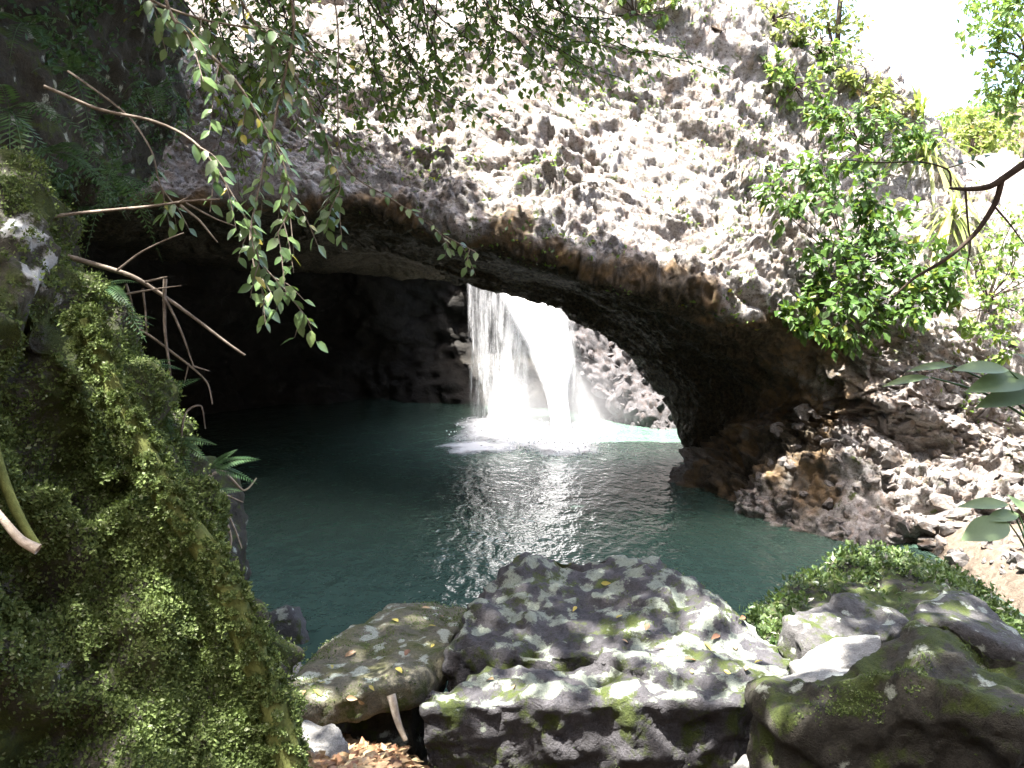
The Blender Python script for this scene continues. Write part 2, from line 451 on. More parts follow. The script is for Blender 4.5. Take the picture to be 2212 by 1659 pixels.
def foam_mat():
    s = NT('foam'); p = s.pos((1, 0.7, 1))
    u = s.n('ShaderNodeUVMap').outputs[0]; sx = s.n('ShaderNodeSeparateXYZ'); s.l(u, sx.inputs[0])
    n = s.math('ADD', s.math('MULTIPLY', s.noise(p, 2.2, 7, 0.7, 0.5), 0.7), s.math('MULTIPLY', s.noise(p, 11, 5, 0.7), 0.3))
    al = s.ramp(s.math('ADD', s.math('SUBTRACT', n, sx.outputs[0]), 0.42), [(0.12, 0.0), (0.55, 1.0)])
    d = s.bsdf((.88, .9, .91), 0.6, s.bump(n, 0.8, 0.2), 0.3)
    tp = s.n('ShaderNodeBsdfTransparent'); fx = s.n('ShaderNodeMixShader')
    s.l(al, fx.inputs[0]); s.l(tp.outputs[0], fx.inputs[1]); s.l(d, fx.inputs[2])
    return s.done(fx.outputs[0])
M['foam'] = foam_mat()

# ================================================================== SETTING
rng = np.random.default_rng(7)

# ---- the ground: one sheet with the pool basin, near slope, right shore and the plateau behind
def sstep(a, b, x):
    t = np.clip((x - a) / (b - a), 0, 1); return t * t * (3 - 2 * t)
def ground_z(x, y):
    near = 2.45 - 2.45 * sstep(1.0, 8.6, y) - 0.3 * sstep(6, 9, y)            # slope down to the pool
    near = near + 0.7 * sstep(2.6, 5.0, np.abs(x + 1.6)) * sstep(9, 3, y) * (x < -1.6)
    near = near - .55 * sstep(-.75, -.35, x) * sstep(2.2, 3.6, y) * sstep(7.5, 5.5, y)     # hollow under the big boulders
    z = near
    z = np.where(y > 8.0, -1.6 + 0 * x, z)
    z = near * (1 - sstep(7.4, 9.2, y)) + (-1.6) * sstep(7.4, 9.2, y)
    right = sstep(5.0, 6.9, x) * 2.0 + sstep(8.0, 22, x) * 6.0                   # gravel shore on the right
    z = np.where(y > 6, np.maximum(z, z + right * sstep(6, 9, y)), z)
    left = sstep(-10.5, -13, x) * 9.0
    z = z + left * sstep(5, 9, y)
    back = sstep(33.5, 37, y + 0.15 * np.abs(x)) * (8.2 - 3.0 * sstep(3, 14, x))
    behind = sstep(-1.5, -9, y) * 13 + sstep(-8, -16, x) * 8 * sstep(6, 0, y) + sstep(9, 17, x) * 7 * sstep(6, 0, y)  # unseen slopes round the camera, raised to block sky light from behind
    return z + back + behind
def axis(a, b, step, far):
    inner = np.arange(a, b + 1e-6, step)
    o = np.geomspace(1, far, 14)
    return np.concatenate([a - o[::-1], inner, b + o])
gx = axis(-18, 24, 0.18, 600); gy = axis(-17, 40, 0.18, 600)
X, Y = np.meshgrid(gx, gy)
Z = ground_z(X, Y)
pp = np.stack([X.ravel(), Y.ravel(), Z.ravel()], 1)
pp[:, 2] += 0.10 * fbm(pp * 0.9, 5, 3)
g_me = mesh_np('ground', pp, grid_faces(len(gy), len(gx)))
tag(link('ground', g_me, M['ground']), kind='structure')

# ---- the pool
wx = np.linspace(-14, 12, 60); wy = np.linspace(7.2, 31, 60)
X, Y = np.meshgrid(wx, wy)
tag(link('water', mesh_np('water', np.stack([X.ravel(), Y.ravel(), 0 * X.ravel()], 1), grid_faces(60, 60)), M['water']), kind='structure')

# ---- the natural rock arch with its right abutment and bank, lofted through rails
def S(*p): return p
rails = [
    # back foot / back top / crest / face / lip / under / back edge or waterline / inside
    # each row one rail: points from far left to far right
    # rail A: top behind
    [(-12, 30, 12), (-8, 31, 12.5), (-5.5, 30, 12.0), (-3.6, 24, 10.2), (-1.8, 19.7, 10.2), (1.0, 19.4, 10.2), (3, 19.7, 10.2), (5, 20.2, 10.2), (7, 20.8, 9.2), (8, 22.5, 7.6), (10.5, 22.5, 7.0), (14, 22, 6.6), (20, 20, 6.4)],
    # rail B: crest of the face
    [P(-700, -260, 14), P(-300, -220, 16), P(50, -180, 18.5), P(400, -160, 20.5), P(750, -130, 19.6), P(1050, -110, 19.2), P(1280, -90, 19.0), P(1480, -70, 19.2), P(1660, -30, 19.4), P(1830, 90, 19.4), P(2000, 270, 19.0), P(2200, 420, 18.2), P(2700, 520, 16.5)],
    # rail C: upper face
    [P(-700, 60, 12.5), P(-300, 70, 14.6), P(50, 80, 16.4), P(400, 110, 17.8), P(750, 140, 17.6), P(1050, 160, 17.3), P(1280, 180, 17.2), P(1480, 210, 17.2), P(1650, 270, 17.2), P(1815, 370, 17.0), P(1990, 500, 16.6), P(2200, 620, 15.6), P(2700, 700, 14.5)],
    # rail D: lower face bulge
    [P(-700, 300, 11.6), P(-300, 310, 13.6), P(50, 320, 15.2), P(400, 330, 16.2), P(750, 340, 16.2), P(1020, 380, 16.0), P(1260, 440, 15.8), P(1450, 500, 15.6), P(1600, 540, 15.5), P(1750, 600, 15.3), P(1960, 690, 14.9), P(2190, 780, 14.3), P(2650, 850, 13.2)],
    # rail E: lip
    [P(-700, 440, 11.6), P(-300, 440, 13.5), P(50, 445, 15.1), P(400, 442, 15.6), P(750, 445, 15.2), P(980, 492, 14.9), P(1220, 560, 14.7), P(1400, 622, 14.6), P(1540, 655, 14.6), P(1690, 690, 14.7), P(1930, 800, 14.4), P(2170, 900, 13.8), P(2620, 960, 12.4)],
    # rail F: underside
    [P(-700, 470, 14), P(-300, 480, 16), P(50, 480, 18.5), P(400, 500, 19.5), P(750, 530, 19.5), P(980, 562, 18.2), P(1200, 605, 18.0), P(1370, 690, 17.7), P(1500, 790, 17.4), P(1640, 850, 16.6), P(1890, 930, 14.4), P(2140, 1010, 13.5), P(2600, 1050, 12.2)],
    # rail G: back edge of the underside, then the silhouette of the abutment, then the waterline
    [P(-700, 500, 22), P(-300, 520, 25), P(50, 545, 28), P(560, 580, 29), P(950, 597, 28.2), P(1000, 603, 20.0), P(1190, 640, 19.4), P(1335, 730, 19.5), P(1440, 860, 19.8), P(1512, 1000, 18.7), G(1600, 1095), G(1860, 1172), G(2330, 1168)],
    # rail H: hidden back, then below the waterline
    [(-12, 28, 8), (-8.5, 30, 8), (-5, 31, 8), (-4.5, 31, 8), (-2.6, 28.3, 6.6), (-1.6, 19.7, 7.0), (.9, 19.2, 6.6), (3.2, 19.9, 5.5), (4.5, 20.0, 2.5), (4.75, 18.6, -0.7), (4.6, 15.9, -1.4), (5.6, 13.6, -1.4), (9.0, 13.3, -1.4)],
    [(-12, 30, 11.5), (-8, 31, 12.0), (-5, 31.2, 12.0), (-5.2, 30.2, 11.6), (-3.6, 24.6, 9.6), (-1.7, 19.7, 9.6), (1.0, 19.5, 9.4), (3.5, 20.0, 9.0), (5.8, 22.6, 6.6), (6.8, 21, 1), (7.4, 18, -1.6), (8.2, 15.5, -1.6), (11, 15, -1.6)],
]
NR, NS = 520, 800
g = loft(rails, NR, NS)
nrm = grid_normals(g)
q = g.reshape(-1, 3); nn = nrm.reshape(-1, 3)
ca, sa = math.cos(R(24)), math.sin(R(24))
def tilt(p, sx=1.0, sz=1.0):       # bedding that dips to the lower right
    return np.stack([(p[:, 0] * ca - p[:, 2] * sa) * sx, p[:, 1], (p[:, 0] * sa + p[:, 2] * ca) * sz], 1)
tp_ = tilt(q, 0.62, 1.25)
wob = np.stack([fbm(q * 0.8 + k * 5.1, 3, 20 + k) for k in range(3)], 1)
f1, f2, idn = cells(tp_ * 1.05 + wob * 0.5, 4)
g1, g2, idm = cells(tp_ * 2.6 + wob * 0.7, 9)
h1, h2, idh = cells(tp_ * 5.6 + wob, 13)
def blocks(a, b, i):                # cell height that eases into its neighbours at the joints
    return (i - 0.5) * sstep(0.0, 0.28, b - a) - 0.25 * np.exp(-((b - a) / 0.09) ** 2)
k1, k2, idk = cells(tp_ * 10.5 + wob * 1.6, 17)
disp = 0.45 * fbm(q * 0.33, 3, 1) + 0.22 * blocks(f1, f2, idn) + 0.13 * blocks(g1, g2, idm) + 0.13 * blocks(h1, h2, idh) + 0.10 * blocks(k1, k2, idk) + 0.17 * fbm(tilt(q, .30, 1.7) + wob * .3, 3, 31) + .05 * fbm(tp_ * 9, 3, 33)
zt = tilt(q)[:, 2] * .8 + .7 * fbm(q * .45, 3, 35)
fr = zt - np.floor(zt)
lmask = sstep(-.05, .35, fbm(tilt(q, .5, .9) * .7, 3, 36))
zone = .8 + .6 * sstep(-.3, .4, fbm(q * .38, 2, 37))
disp = disp * zone + .30 * np.exp(-fr * 4.5) * lmask
row = np.repeat(np.linspace(0, 1, NR), NS); st0 = np.tile(np.linspace(0, 12, NS), NR)
amp = np.where(row > 0.80, 0.35, 1.0)
amp = amp * np.where(row < .5, 1.0, np.where(st0 < 9.3, 1 - .6 * sstep(.49, .53, row), 1.0))
amp = amp * (1 - .5 * np.exp(-((row - .49) / .035) ** 2))
q2 = q + nn * (disp * amp)[:, None]
arch_me = mesh_np('cliff', q2, grid_faces(NR, NS))
st_ = np.tile(np.linspace(0, 12, NS), NR)
shade_v = sstep(.465, .515, row + .03 * fbm(q * 1.2, 3, 61)) * (1 - sstep(8.9, 10.6, st_ + .9 * fbm(q * .8, 3, 62)))  # painted shade mask: full under the lip and on the pillar, fading rightwards
at = arch_me.attributes.new('damp', 'FLOAT', 'POINT'); at.data.foreach_set('value', shade_v.astype(np.float32))
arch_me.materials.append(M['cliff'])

arch = tag(link('cliff', arch_me), kind='structure')
GRID = q2.reshape(NR, NS, 3)

# ---- the cave wall behind: wraps round the fall and the dark left chamber
plan = [(10.5, 19.5), (7.6, 23.0), (5.6, 25.4), (3.2, 27.0), (0.6, 28.2), (-2.5, 29.8), (-6, 30), (-9.0, 27), (-10.5, 22), (-10.6, 16), (-9.6, 11.5), (-9.0, 8.0)]
lev = [(-1.8, -0.3), (0.0, 0.0), (2.0, 0.5), (4.0, 0.2), (6.2, 0.0), (8.6, 0.9), (9.6, 3.0)]
pl = np.array(plan, float); cen = np.array([0.0, 19.0])
rows = []
for z, o in lev:
    d = pl - cen; d /= np.linalg.norm(d, axis=1, keepdims=True)
    hz = np.array([.45, .6, .85] + [1.0] * (len(pl) - 3))
    rows.append(np.concatenate([pl + d * o, (np.where(z > 0, z * hz, z))[:, None]], 1))
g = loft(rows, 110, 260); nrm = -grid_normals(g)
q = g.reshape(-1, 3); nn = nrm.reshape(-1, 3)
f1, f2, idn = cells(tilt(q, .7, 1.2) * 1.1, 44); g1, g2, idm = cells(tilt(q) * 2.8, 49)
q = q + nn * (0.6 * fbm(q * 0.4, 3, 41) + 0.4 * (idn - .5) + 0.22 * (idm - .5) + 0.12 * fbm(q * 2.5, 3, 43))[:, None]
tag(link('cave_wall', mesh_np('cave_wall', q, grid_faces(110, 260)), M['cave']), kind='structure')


# ---- stones: shared shapes set into the banks as children of the setting
def stone_meshes(n, mat, seed):
    out = []
    r_ = np.random.default_rng(seed)
    for k in range(n):
        bm = bmesh.new(); bmesh.ops.create_icosphere(bm, subdivisions=2, radius=1)
        co = np.array([v.co[:] for v in bm.verts])
        c_, d_, i_ = cells(co * 1.3 + k * 11.0, seed + k)
        rad = 1 + .5 * (i_ - .5) + .22 * fbm(co * 1.5 + k * 5, 3, seed)
        co = co * rad[:, None] * np.array([1.25, 1.0, .75])
        for v, p in zip(bm.verts, co): v.co = p
        me = bpy.data.meshes.new('stone'); bm.to_mesh(me); bm.free(); me.materials.append(mat)
        me.polygons.foreach_set('use_smooth', np.zeros(len(me.polygons), bool)); out.append(me)
    return out
def set_stones(parent, meshes, pts, nrms, smin, smax, seed, power=2.0, lift=.15):
    r_ = np.random.default_rng(seed)
    for p, n in zip(pts, nrms):
        o = bpy.data.objects.new('stone', meshes[int(r_.integers(len(meshes)))]); C.objects.link(o)
        s_ = smin + (smax - smin) * r_.random() ** power
        o.parent = parent
        o.location = Vector(p) + Vector(n) * s_ * lift - Vector(parent.location)
        o.rotation_euler = (r_.normal(0, .5), r_.normal(0, .5) + R(24), r_.uniform(0, 6.28))
        o.scale = (s_, s_ * r_.uniform(.7, 1.1), s_ * r_.uniform(.6, 1.0))
STONES = stone_meshes(7, M['rubble'], 5)
# right bank of the pool: stones bedded in the slope
sel_r, sel_c = [], []
sr = np.random.default_rng(12)
GN = grid_normals(GRID)
if GN[250, 400][1] > 0: GN = -GN
cand = GRID.reshape(-1, 3); cn = GN.reshape(-1, 3)
vis = cand - np.array([0, 0, CAM_H])
dep = vis @ FWD; ux = 1106 + (vis[:, 0] / dep) * FPX; uy = 829.5 - (vis @ UPV) / dep * FPX
okr = (uy > 840 - .25 * (ux - 1800)) & (uy < 1180) & (ux > 1560 + .6 * (1130 - uy)) & (ux < 2300) & (cand[:, 2] > -.1) & (cn[:, 1] < .1)
ii = sr.choice(np.where(okr)[0], 290, replace=False)
set_stones(arch, STONES, cand[ii], cn[ii], .05, .17, 3, 2.0, -.25)
gs_ = np.random.default_rng(14); px_ = gs_.uniform(5.7, 8.6, 300); py_ = gs_.uniform(9.8, 13.6, 300)
pz_ = ground_z(px_, py_)
gp_ = np.stack([px_, py_, pz_ + .02], 1)[pz_ > -.15]
set_stones([o_ for o_ in C.objects if o_.name == 'ground'][0], STONES, gp_, np.tile([0, 0, 1.0], (len(gp_), 1)), .03, .16, 9)
# rubble slope right of the fall, lit through the roof hole
rs = [path((1120, 540, 27.6), (1250, 560, 27.4), (1400, 600, 27.0), (1600, 700, 26.5)),
      path((1170, 640, 26.8), (1290, 660, 26.4), (1440, 740, 25.8), (1620, 830, 25.2)),
      path((1225, 760, 26.0), (1330, 790, 25.4), (1470, 850, 24.6), (1620, 930, 24.0)),
      path((1290, 850, 25.4), (1370, 890, 24.6), (1480, 950, 23.4), (1600, 1010, 22.5)),
      path((1330, 900, 25.6), (1400, 935, 24.6), (1490, 1000, 23.2), (1600, 1060, 22.2)),
      [p - np.array([0, -.6, 1.6]) for p in path((1320, 900, 25.8), (1400, 935, 24.8), (1490, 1000, 23.4), (1600, 1060, 22.4))]]
g = loft(rs, 130, 110); n_ = grid_normals(g)
if n_[60, 50][1] > 0: n_ = -n_
q = g.reshape(-1, 3); nn = n_.reshape(-1, 3)
a_, b_, i_ = cells(tilt(q) * 3.2, 81); c_, d_, j_ = cells(tilt(q) * 7, 83)
q = q + nn * (.28 * (i_ - .5) * sstep(0, .2, b_ - a_) + .12 * (j_ - .5) * sstep(0, .2, d_ - c_) + .2 * fbm(q * .8, 3, 84))[:, None]
RUB = tag(link('rubble_slope', mesh_np('rubble_slope', q, grid_faces(130, 110)), M['wet_rubble']), kind='structure')
ii = sr.choice(np.arange(110 * 20, 110 * 110), 220, replace=False)
set_stones(RUB, stone_meshes(5, M['wet_rubble'], 25), q[ii], nn[ii], .05, .2, 4)

# ================================================================== WATERFALL
def sheet(name, left, right, mat, parent, n=40, m=9, bulge=0.12, seed=0):
    """a falling sheet between two edge polylines, bulging towards the viewer"""
    a = crom(np.array(left, float), n); b = crom(np.array(right, float), n)
    t = np.linspace(0, 1, m)[None, :, None]
    v = a[:, None, :] * (1 - t) + b[:, None, :] * t
    bl = np.sin(np.pi * t) * bulge
    v = v + np.array([0, -1.0, 0]) * bl
    w = v.reshape(-1, 3)
    w = w + np.stack([0.05 * vnoise(w * [2, 2, .5] + seed, seed), 0.08 * vnoise(w * [3, 3, .6] + seed, seed + 3), 0 * w[:, 0]], 1)
    me = mesh_np(name, w, grid_faces(n, m))
    uv = me.uv_layers.new(name='UVMap')
    li = np.zeros(len(me.loops), dtype=np.int32); me.loops.foreach_get('vertex_index', li)
    uvs = np.stack([(li % m) / (m - 1), (li // m) / (n - 1)], 1).astype(np.float32)
    uv.data.foreach_set('uv', uvs.ravel())
    o = link(name, me, mat, parent)
    o.location = -parent.location
    return o
WF = empty('waterfall', (1.1, 23.6, 0))
tag(WF, 'bright white waterfall dropping through the roof hole into the cave pool', 'waterfall')
def fpath(pts, dy):
    return [P(a, b, c + dy) for a, b, c in pts]
mainL = [(1030, 470, 24.9), (1058, 590, 24.5), (1105, 690, 24.0), (1140, 760, 23.8), (1178, 850, 23.4), (1196, 945, 23.0)]
mainR = [(1160, 480, 24.9), (1192, 620, 24.5), (1226, 700, 24.0), (1240, 770, 23.8), (1228, 850, 23.4), (1238, 950, 23.0)]
for k in range(3):
    sheet('main_stream', fpath(mainL, .28 * k), fpath(mainR, .28 * k), M['fall_thick'], WF, bulge=.3, seed=k)
# narrower strands inside the main stream
for k in range(6):
    a = 0.05 + 0.14 * k
    L_ = [tuple(np.array(l) * (1 - a) + np.array(r) * a) for l, r in zip(mainL, mainR)]
    R_ = [tuple(np.array(l) * (1 - a - .2) + np.array(r) * (a + .2)) for l, r in zip(mainL, mainR)]
    sheet('strand', fpath(L_, -.15 + .05 * (k % 3)), fpath(R_, -.15 + .05 * (k % 3)), M['fall_thick'], WF, m=5, bulge=.1, seed=10 + k)
for k, (x0, x1, y1, yy, mt) in enumerate([(1008, 1034, 903, 25.6, 'fall_thin'), (1020, 1062, 905, 25.9, 'fall_thin'), (1040, 1096, 902, 26.0, 'fall_thin'), (1064, 1120, 900, 25.7, 'fall_thin'), (1090, 1140, 905, 25.4, 'fall_thin'), (1004, 1165, 900, 26.2, 'fall_veil'), (1070, 1140, 905, 25.0, 'fall_veil')]):
    sheet('thin_sheet', path((x0 - 12, 470, yy), (x0, 600, yy), (x0 + 4, 760, yy - .1), (x0 + 10, y1, yy - .2)),
          path((x1 - 24, 470, yy), (x1 - 10, 600, yy), (x1, 760, yy - .1), (x1 + 6, y1, yy - .2)), M[mt], WF, bulge=.06, seed=30 + k)
for k, (x0, x1, x2, yy) in enumerate([(1200, 1262, 1300, 24.6), (1215, 1250, 1330, 25.0)]):
    sheet('spray_veil', path((x0 - 40, 560, yy), (x0, 680, yy), (x0 + 10, 800, yy), (x0 + 20, 935, yy)),
          path((x1 - 60, 560, yy), (x1 - 20, 680, yy), (x1, 800, yy), (x2, 930, yy)), M['fall_veil'], WF, bulge=.1, seed=50 + k)

# foam and churned water where the streams land
def foam(name, cx, cy, rx, ry, z, hump, seed, parent, rot=0.0):
    nr_, na = 26, 72
    rr = np.linspace(0.02, 1, nr_)[:, None]; an = np.linspace(0, 2 * np.pi, na + 1)[None, :]
    edge = 1 + 0.28 * vnoise(np.stack([np.cos(an[0]) * 1.6 + seed, np.sin(an[0]) * 1.6, 0 * an[0]], 1), seed)[None, :]
    x = rr * np.cos(an) * edge * rx; y = rr * np.sin(an) * edge * ry
    x, y = x * math.cos(rot) - y * math.sin(rot) + cx, x * math.sin(rot) + y * math.cos(rot) + cy
    p = np.stack([x.ravel(), y.ravel(), 0 * x.ravel()], 1)
    h = hump * (1 - rr.repeat(na + 1, 1).ravel() ** 1.5) * (0.6 + 0.6 * fbm(p * 2.4, 4, seed)) + z
    p[:, 2] = np.maximum(h, z)
    me = mesh_np(name, p, grid_faces(nr_, na + 1))
    uv = me.uv_layers.new(name='UVMap')
    li = np.zeros(len(me.loops), dtype=np.int32); me.loops.foreach_get('vertex_index', li)
    u = rr.repeat(na + 1, 1).ravel()[li]
    uv.data.foreach_set('uv', np.stack([u, u], 1).astype(np.float32).ravel())
    o = link(name, me, M['foam'], parent); o.location = -parent.location
    tag(o, kind='stuff'); return o
c1 = G(1100, 930); c2 = G(1215, 965); c3 = G(1290, 925); c4 = G(1040, 965)
foam('foam', c1[0] - .1, c1[1], 2.2, 3.6, .012, .09, 3, WF)
foam('foam', c2[0], c2[1] + .3, 1.35, 2.1, .020, .12, 5, WF)
foam('foam', c3[0] - .2, c3[1], .9, 1.8, .016, .08, 8, WF)
foam('foam', c4[0], c4[1], 1.5, 1.3, .008, .04, 11, WF, 0.4)
def mist_mat():
    s = NT('mist'); s.t.nodes.remove(s.out); s.out = s.n('ShaderNodeOutputMaterial')
    tc = s.n('ShaderNodeTexCoord'); ln = s.n('ShaderNodeVectorMath', operation='LENGTH'); s.l(tc.outputs['Object'], ln.inputs[0])
    k = s.math('SUBTRACT', 1.0, ln.outputs['Value'], True)
    k = s.math('MULTIPLY', s.math('POWER', k, 1.6), 0.40)
    v = s.n('ShaderNodeVolumePrincipled'); v.inputs['Color'].default_value = (.95, .96, 1, 1); v.inputs['Anisotropy'].default_value = 0.2
    s.l(k, v.inputs['Density']); s.l(v.outputs[0], s.out.inputs['Volume'])
    return s.m
bm = bmesh.new(); bmesh.ops.create_icosphere(bm, subdivisions=3, radius=1.0); mm_ = bpy.data.meshes.new('mist'); bm.to_mesh(mm_); bm.free()
mo = link('mist', mm_, mist_mat(), WF); mo.location = Vector((1.15, 23.7, .5)) - WF.location; mo.scale = (2.9, 2.2, 1.9); tag(mo, kind='stuff')
# thrown drops round the landing
dr = np.random.default_rng(5); nd_ = 900
ang = dr.uniform(0, 2 * np.pi, nd_); rad = np.abs(dr.normal(0, .9, nd_)) + .1
bs = np.where(dr.random(nd_)[:, None] < .55, np.array([c1]), np.array([c2]))
dp = bs + np.stack([np.cos(ang) * rad * .9, np.sin(ang) * rad, np.abs(dr.normal(0, .3, nd_)) * np.exp(-rad)], 1) + [0, 0, .05]
dv = np.array([(1, 0, 0), (-1, 0, 0), (0, 1, 0), (0, -1, 0), (0, 0, 1), (0, 0, -1)], float)
df = np.array([(0, 2, 4), (2, 1, 4), (1, 3, 4), (3, 0, 4), (2, 0, 5), (1, 2, 5), (3, 1, 5), (0, 3, 5)])
sz = dr.uniform(.008, .03, nd_)
v = (dv[None] * sz[:, None, None] + dp[:, None, :]).reshape(-1, 3)
f = (df[None] + (np.arange(nd_) * 6)[:, None, None]).reshape(-1, 3)
def white_mat():
    s = NT('droplet'); return s.done(s.bsdf((.9, .92, .94), .3))
M['drop'] = white_mat()
o = link('spray_drops', mesh_np('spray_drops', v, f), M['drop'], WF); o.location = -WF.location; tag(o, kind='stuff')

# ================================================================== ROCKS
def boulder(name, hulls, mat, label=None, cat='boulder', group=None, voxel=0.035, amp=0.05, seed=0, smooth=3, parent=None, blocky=0.5, fs=1.0):
    """union of convex hulls, remeshed, smoothed and roughened"""
    bm = bmesh.new()
    for h in hulls:
        vs_ = [bm.verts.new(p) for p in h]
        res = bmesh.ops.convex_hull(bm, input=vs_)
        junk = [e for e in res['geom_interior'] if isinstance(e, bmesh.types.BMVert)]
        bmesh.ops.delete(bm, geom=junk, context='VERTS')
    bmesh.ops.recalc_face_normals(bm, faces=bm.faces)
    me = bpy.data.meshes.new('tmp'); bm.to_mesh(me); bm.free()
    ob = bpy.data.objects.new('tmp', me); C.objects.link(ob)
    m1 = ob.modifiers.new('r', 'REMESH'); m1.mode = 'VOXEL'; m1.voxel_size = voxel; m1.use_smooth_shade = True
    m2 = ob.modifiers.new('s', 'SMOOTH'); m2.iterations = smooth; m2.factor = .5
    dg = bpy.context.evaluated_depsgraph_get(); dg.update()
    nm = bpy.data.meshes.new_from_object(ob.evaluated_get(dg))
    bpy.data.objects.remove(ob); bpy.data.meshes.remove(me)
    n = len(nm.vertices)
    co = np.zeros(n * 3, np.float32); nm.vertices.foreach_get('co', co); co = co.reshape(-1, 3).astype(float)
    no = np.zeros(n * 3, np.float32); nm.vertices.foreach_get('normal', no); no = no.reshape(-1, 3).astype(float)
    a, b, i = cells(tilt(co, .8, 1.6) * 3.0 * fs + 0.4 * np.stack([vnoise(co * 3 + k * 7) for k in range(3)], 1), seed + 60)
    d = amp * (1.3 * fbm(co * 1.6 * fs + seed, 5, seed) + blocky * 1.6 * ((i - .5) * sstep(0, .2, b - a)))
    d = d + amp * 0.45 * fbm(co * 7 * fs, 4, seed + 7, .6)
    co = co + no * d[:, None]
    base = np.array([co[:, 0].mean(), co[:, 1].mean(), co[:, 2].min()])
    if parent is not None:
        base = np.array(parent.matrix_world.translation) if False else np.array(parent.location)
    nm.vertices.foreach_set('co', (co - base).astype(np.float32).ravel()); nm.update()
    nm.polygons.foreach_set('use_smooth', np.ones(len(nm.polygons), bool))
    nm.materials.clear(); nm.materials.append(mat); nm.name = name
    o = link(name, nm, None, parent)
    if parent is None:
        o.location = base
        tag(o, label, cat, group)
    return o
def drop(pts, z, grow=0.06):
    """the same outline lower down and a little wider, so the hull stands on the ground"""
    c = np.mean(pts, 0)
    return [np.array([p[0] + (p[0] - c[0]) * grow, p[1] + (p[1] - c[1]) * grow, z]) for p in pts]

# the big layered boulder in the middle
top = path((1035, 1262, 6.35), (1120, 1213, 6.6), (1262, 1212, 6.7), (1340, 1196, 6.75), (1412, 1206, 6.7), (1445, 1238, 6.5), (1000, 1345, 5.9), (965, 1400, 5.55), (1160, 1420, 5.35), (1300, 1420, 5.35), (1420, 1330, 5.9))
topb = drop(top, 0.4, .02)
shoulder = path((1440, 1235, 6.5), (1600, 1330, 6.1), (1680, 1385, 5.8), (1715, 1425, 5.5), (1690, 1465, 5.1), (1640, 1500, 4.85), (1440, 1480, 4.95), (1300, 1420, 5.25), (1300, 1350, 5.7), (1360, 1300, 6.1))
ledge = path((905, 1487, 4.95), (1060, 1452, 5.25), (1300, 1440, 5.3), (1640, 1470, 5.2), (1660, 1490, 5.0), (1612, 1525, 4.72), (1420, 1500, 4.78), (1300, 1492, 4.8), (1060, 1502, 4.8), (905, 1528, 4.72))
big = boulder('boulder', [top + topb, shoulder + drop(shoulder, .4, .0), ledge + drop(ledge, 0.7, -.03)], M['boulder'],
        'large layered boulder with pale lichen patches, centre foreground beside the pool', voxel=.024, amp=.055, seed=3, smooth=1, blocky=.9)
# tilted slab left of it
sl = path((640, 1447, 5.7), (720, 1380, 6.2), (830, 1301, 6.75), (900, 1293, 6.85), (1012, 1312, 6.7), (965, 1405, 5.75), (890, 1472, 5.3), (700, 1516, 5.1), (622, 1532, 5.0), (620, 1490, 5.3))
boulder('mossy_slab', [sl + [p + np.array([0.04, 0.05, -.17]) for p in sl]], M['slab'], 'flat tilted slab with olive moss and fallen leaves left of the big boulder', cat='slab', voxel=.026, amp=.03, seed=8, smooth=2, blocky=.4)
# under the slab: shaded block and the pale end with a stub of wood
ub = path((680, 1500, 5.6), (880, 1440, 5.9), (960, 1420, 6.2), (900, 1520, 5.5), (760, 1540, 5.45), (850, 1350, 6.6))
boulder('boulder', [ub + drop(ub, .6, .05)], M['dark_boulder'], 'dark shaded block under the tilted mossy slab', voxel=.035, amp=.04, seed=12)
st = path((560, 1590, 4.75), (640, 1560, 4.9), (720, 1570, 4.85), (745, 1600, 4.7), (690, 1625, 4.55), (600, 1635, 4.5))
boulder('stone', [st + drop(st, .9, .1)], M['pale_stone'], 'pale rounded lichen stone beside the leaf litter, low left', cat='stone', voxel=.025, amp=.03, seed=15, blocky=.1)
st = path((575, 1430, 6.0), (610, 1400, 6.25), (650, 1415, 6.2), (665, 1440, 6.0), (640, 1500, 5.7), (580, 1500, 5.7))
boulder('stone', [st + drop(st, .5, .1)], M['pale_stone'], 'pale grey-green stone between the mossy outcrop and the tilted slab', cat='stone', voxel=.025, amp=.03, seed=17, blocky=.2)
# rock standing in the water at left
w0 = G(612, 1392)
c = [w0 + np.array(d) for d in [(-.28, -.1, -.4), (.3, -.1, -.4), (.3, .4, -.4), (-.3, .4, -.4), (-.2, .0, .36), (.02, .1, .42), (.16, .05, .28), (.26, .1, .05), (-.28, .2, .2), (.1, .35, .3)]]
boulder('stone', [c], M['grey_stone'], 'small grey-brown rock standing in the pool at left', cat='stone', voxel=.025, amp=.035, seed=19, blocky=.3)
# right: planted mound, grey rocks, flat pale stones, near dark boulder
md = path((1625, 1330, 6.9), (1700, 1262, 7.4), (1800, 1205, 7.9), (1890, 1185, 8.1), (1990, 1205, 8.1), (2090, 1255, 7.8), (2220, 1340, 7.3), (2300, 1390, 7.0), (1660, 1400, 6.2), (1900, 1290, 7.0), (2080, 1300, 6.8), (2250, 1420, 6.2), (1720, 1420, 6.0))
mound = boulder('boulder', [md + drop(md, .0, .05)], M['dark_boulder'], 'broad mound of rock overgrown with creeping plants at right of the pool', voxel=.04, amp=.06, seed=23)
gr = path((1690, 1330, 5.85), (1800, 1283, 6.15), (1850, 1278, 6.2), (1950, 1330, 6.0), (1960, 1345, 5.8), (1870, 1400, 5.4), (1720, 1400, 5.5))
boulder('boulder', [gr + drop(gr, .8, .03)], M['grey_stone'], 'grey angular rock in front of the overgrown mound', voxel=.028, amp=.04, seed=27, blocky=.6)
gr = path((1980, 1300, 5.3), (2040, 1262, 5.5), (2120, 1290, 5.4), (2235, 1375, 5.0), (2240, 1420, 4.7), (2060, 1345, 4.9), (1975, 1345, 5.0))
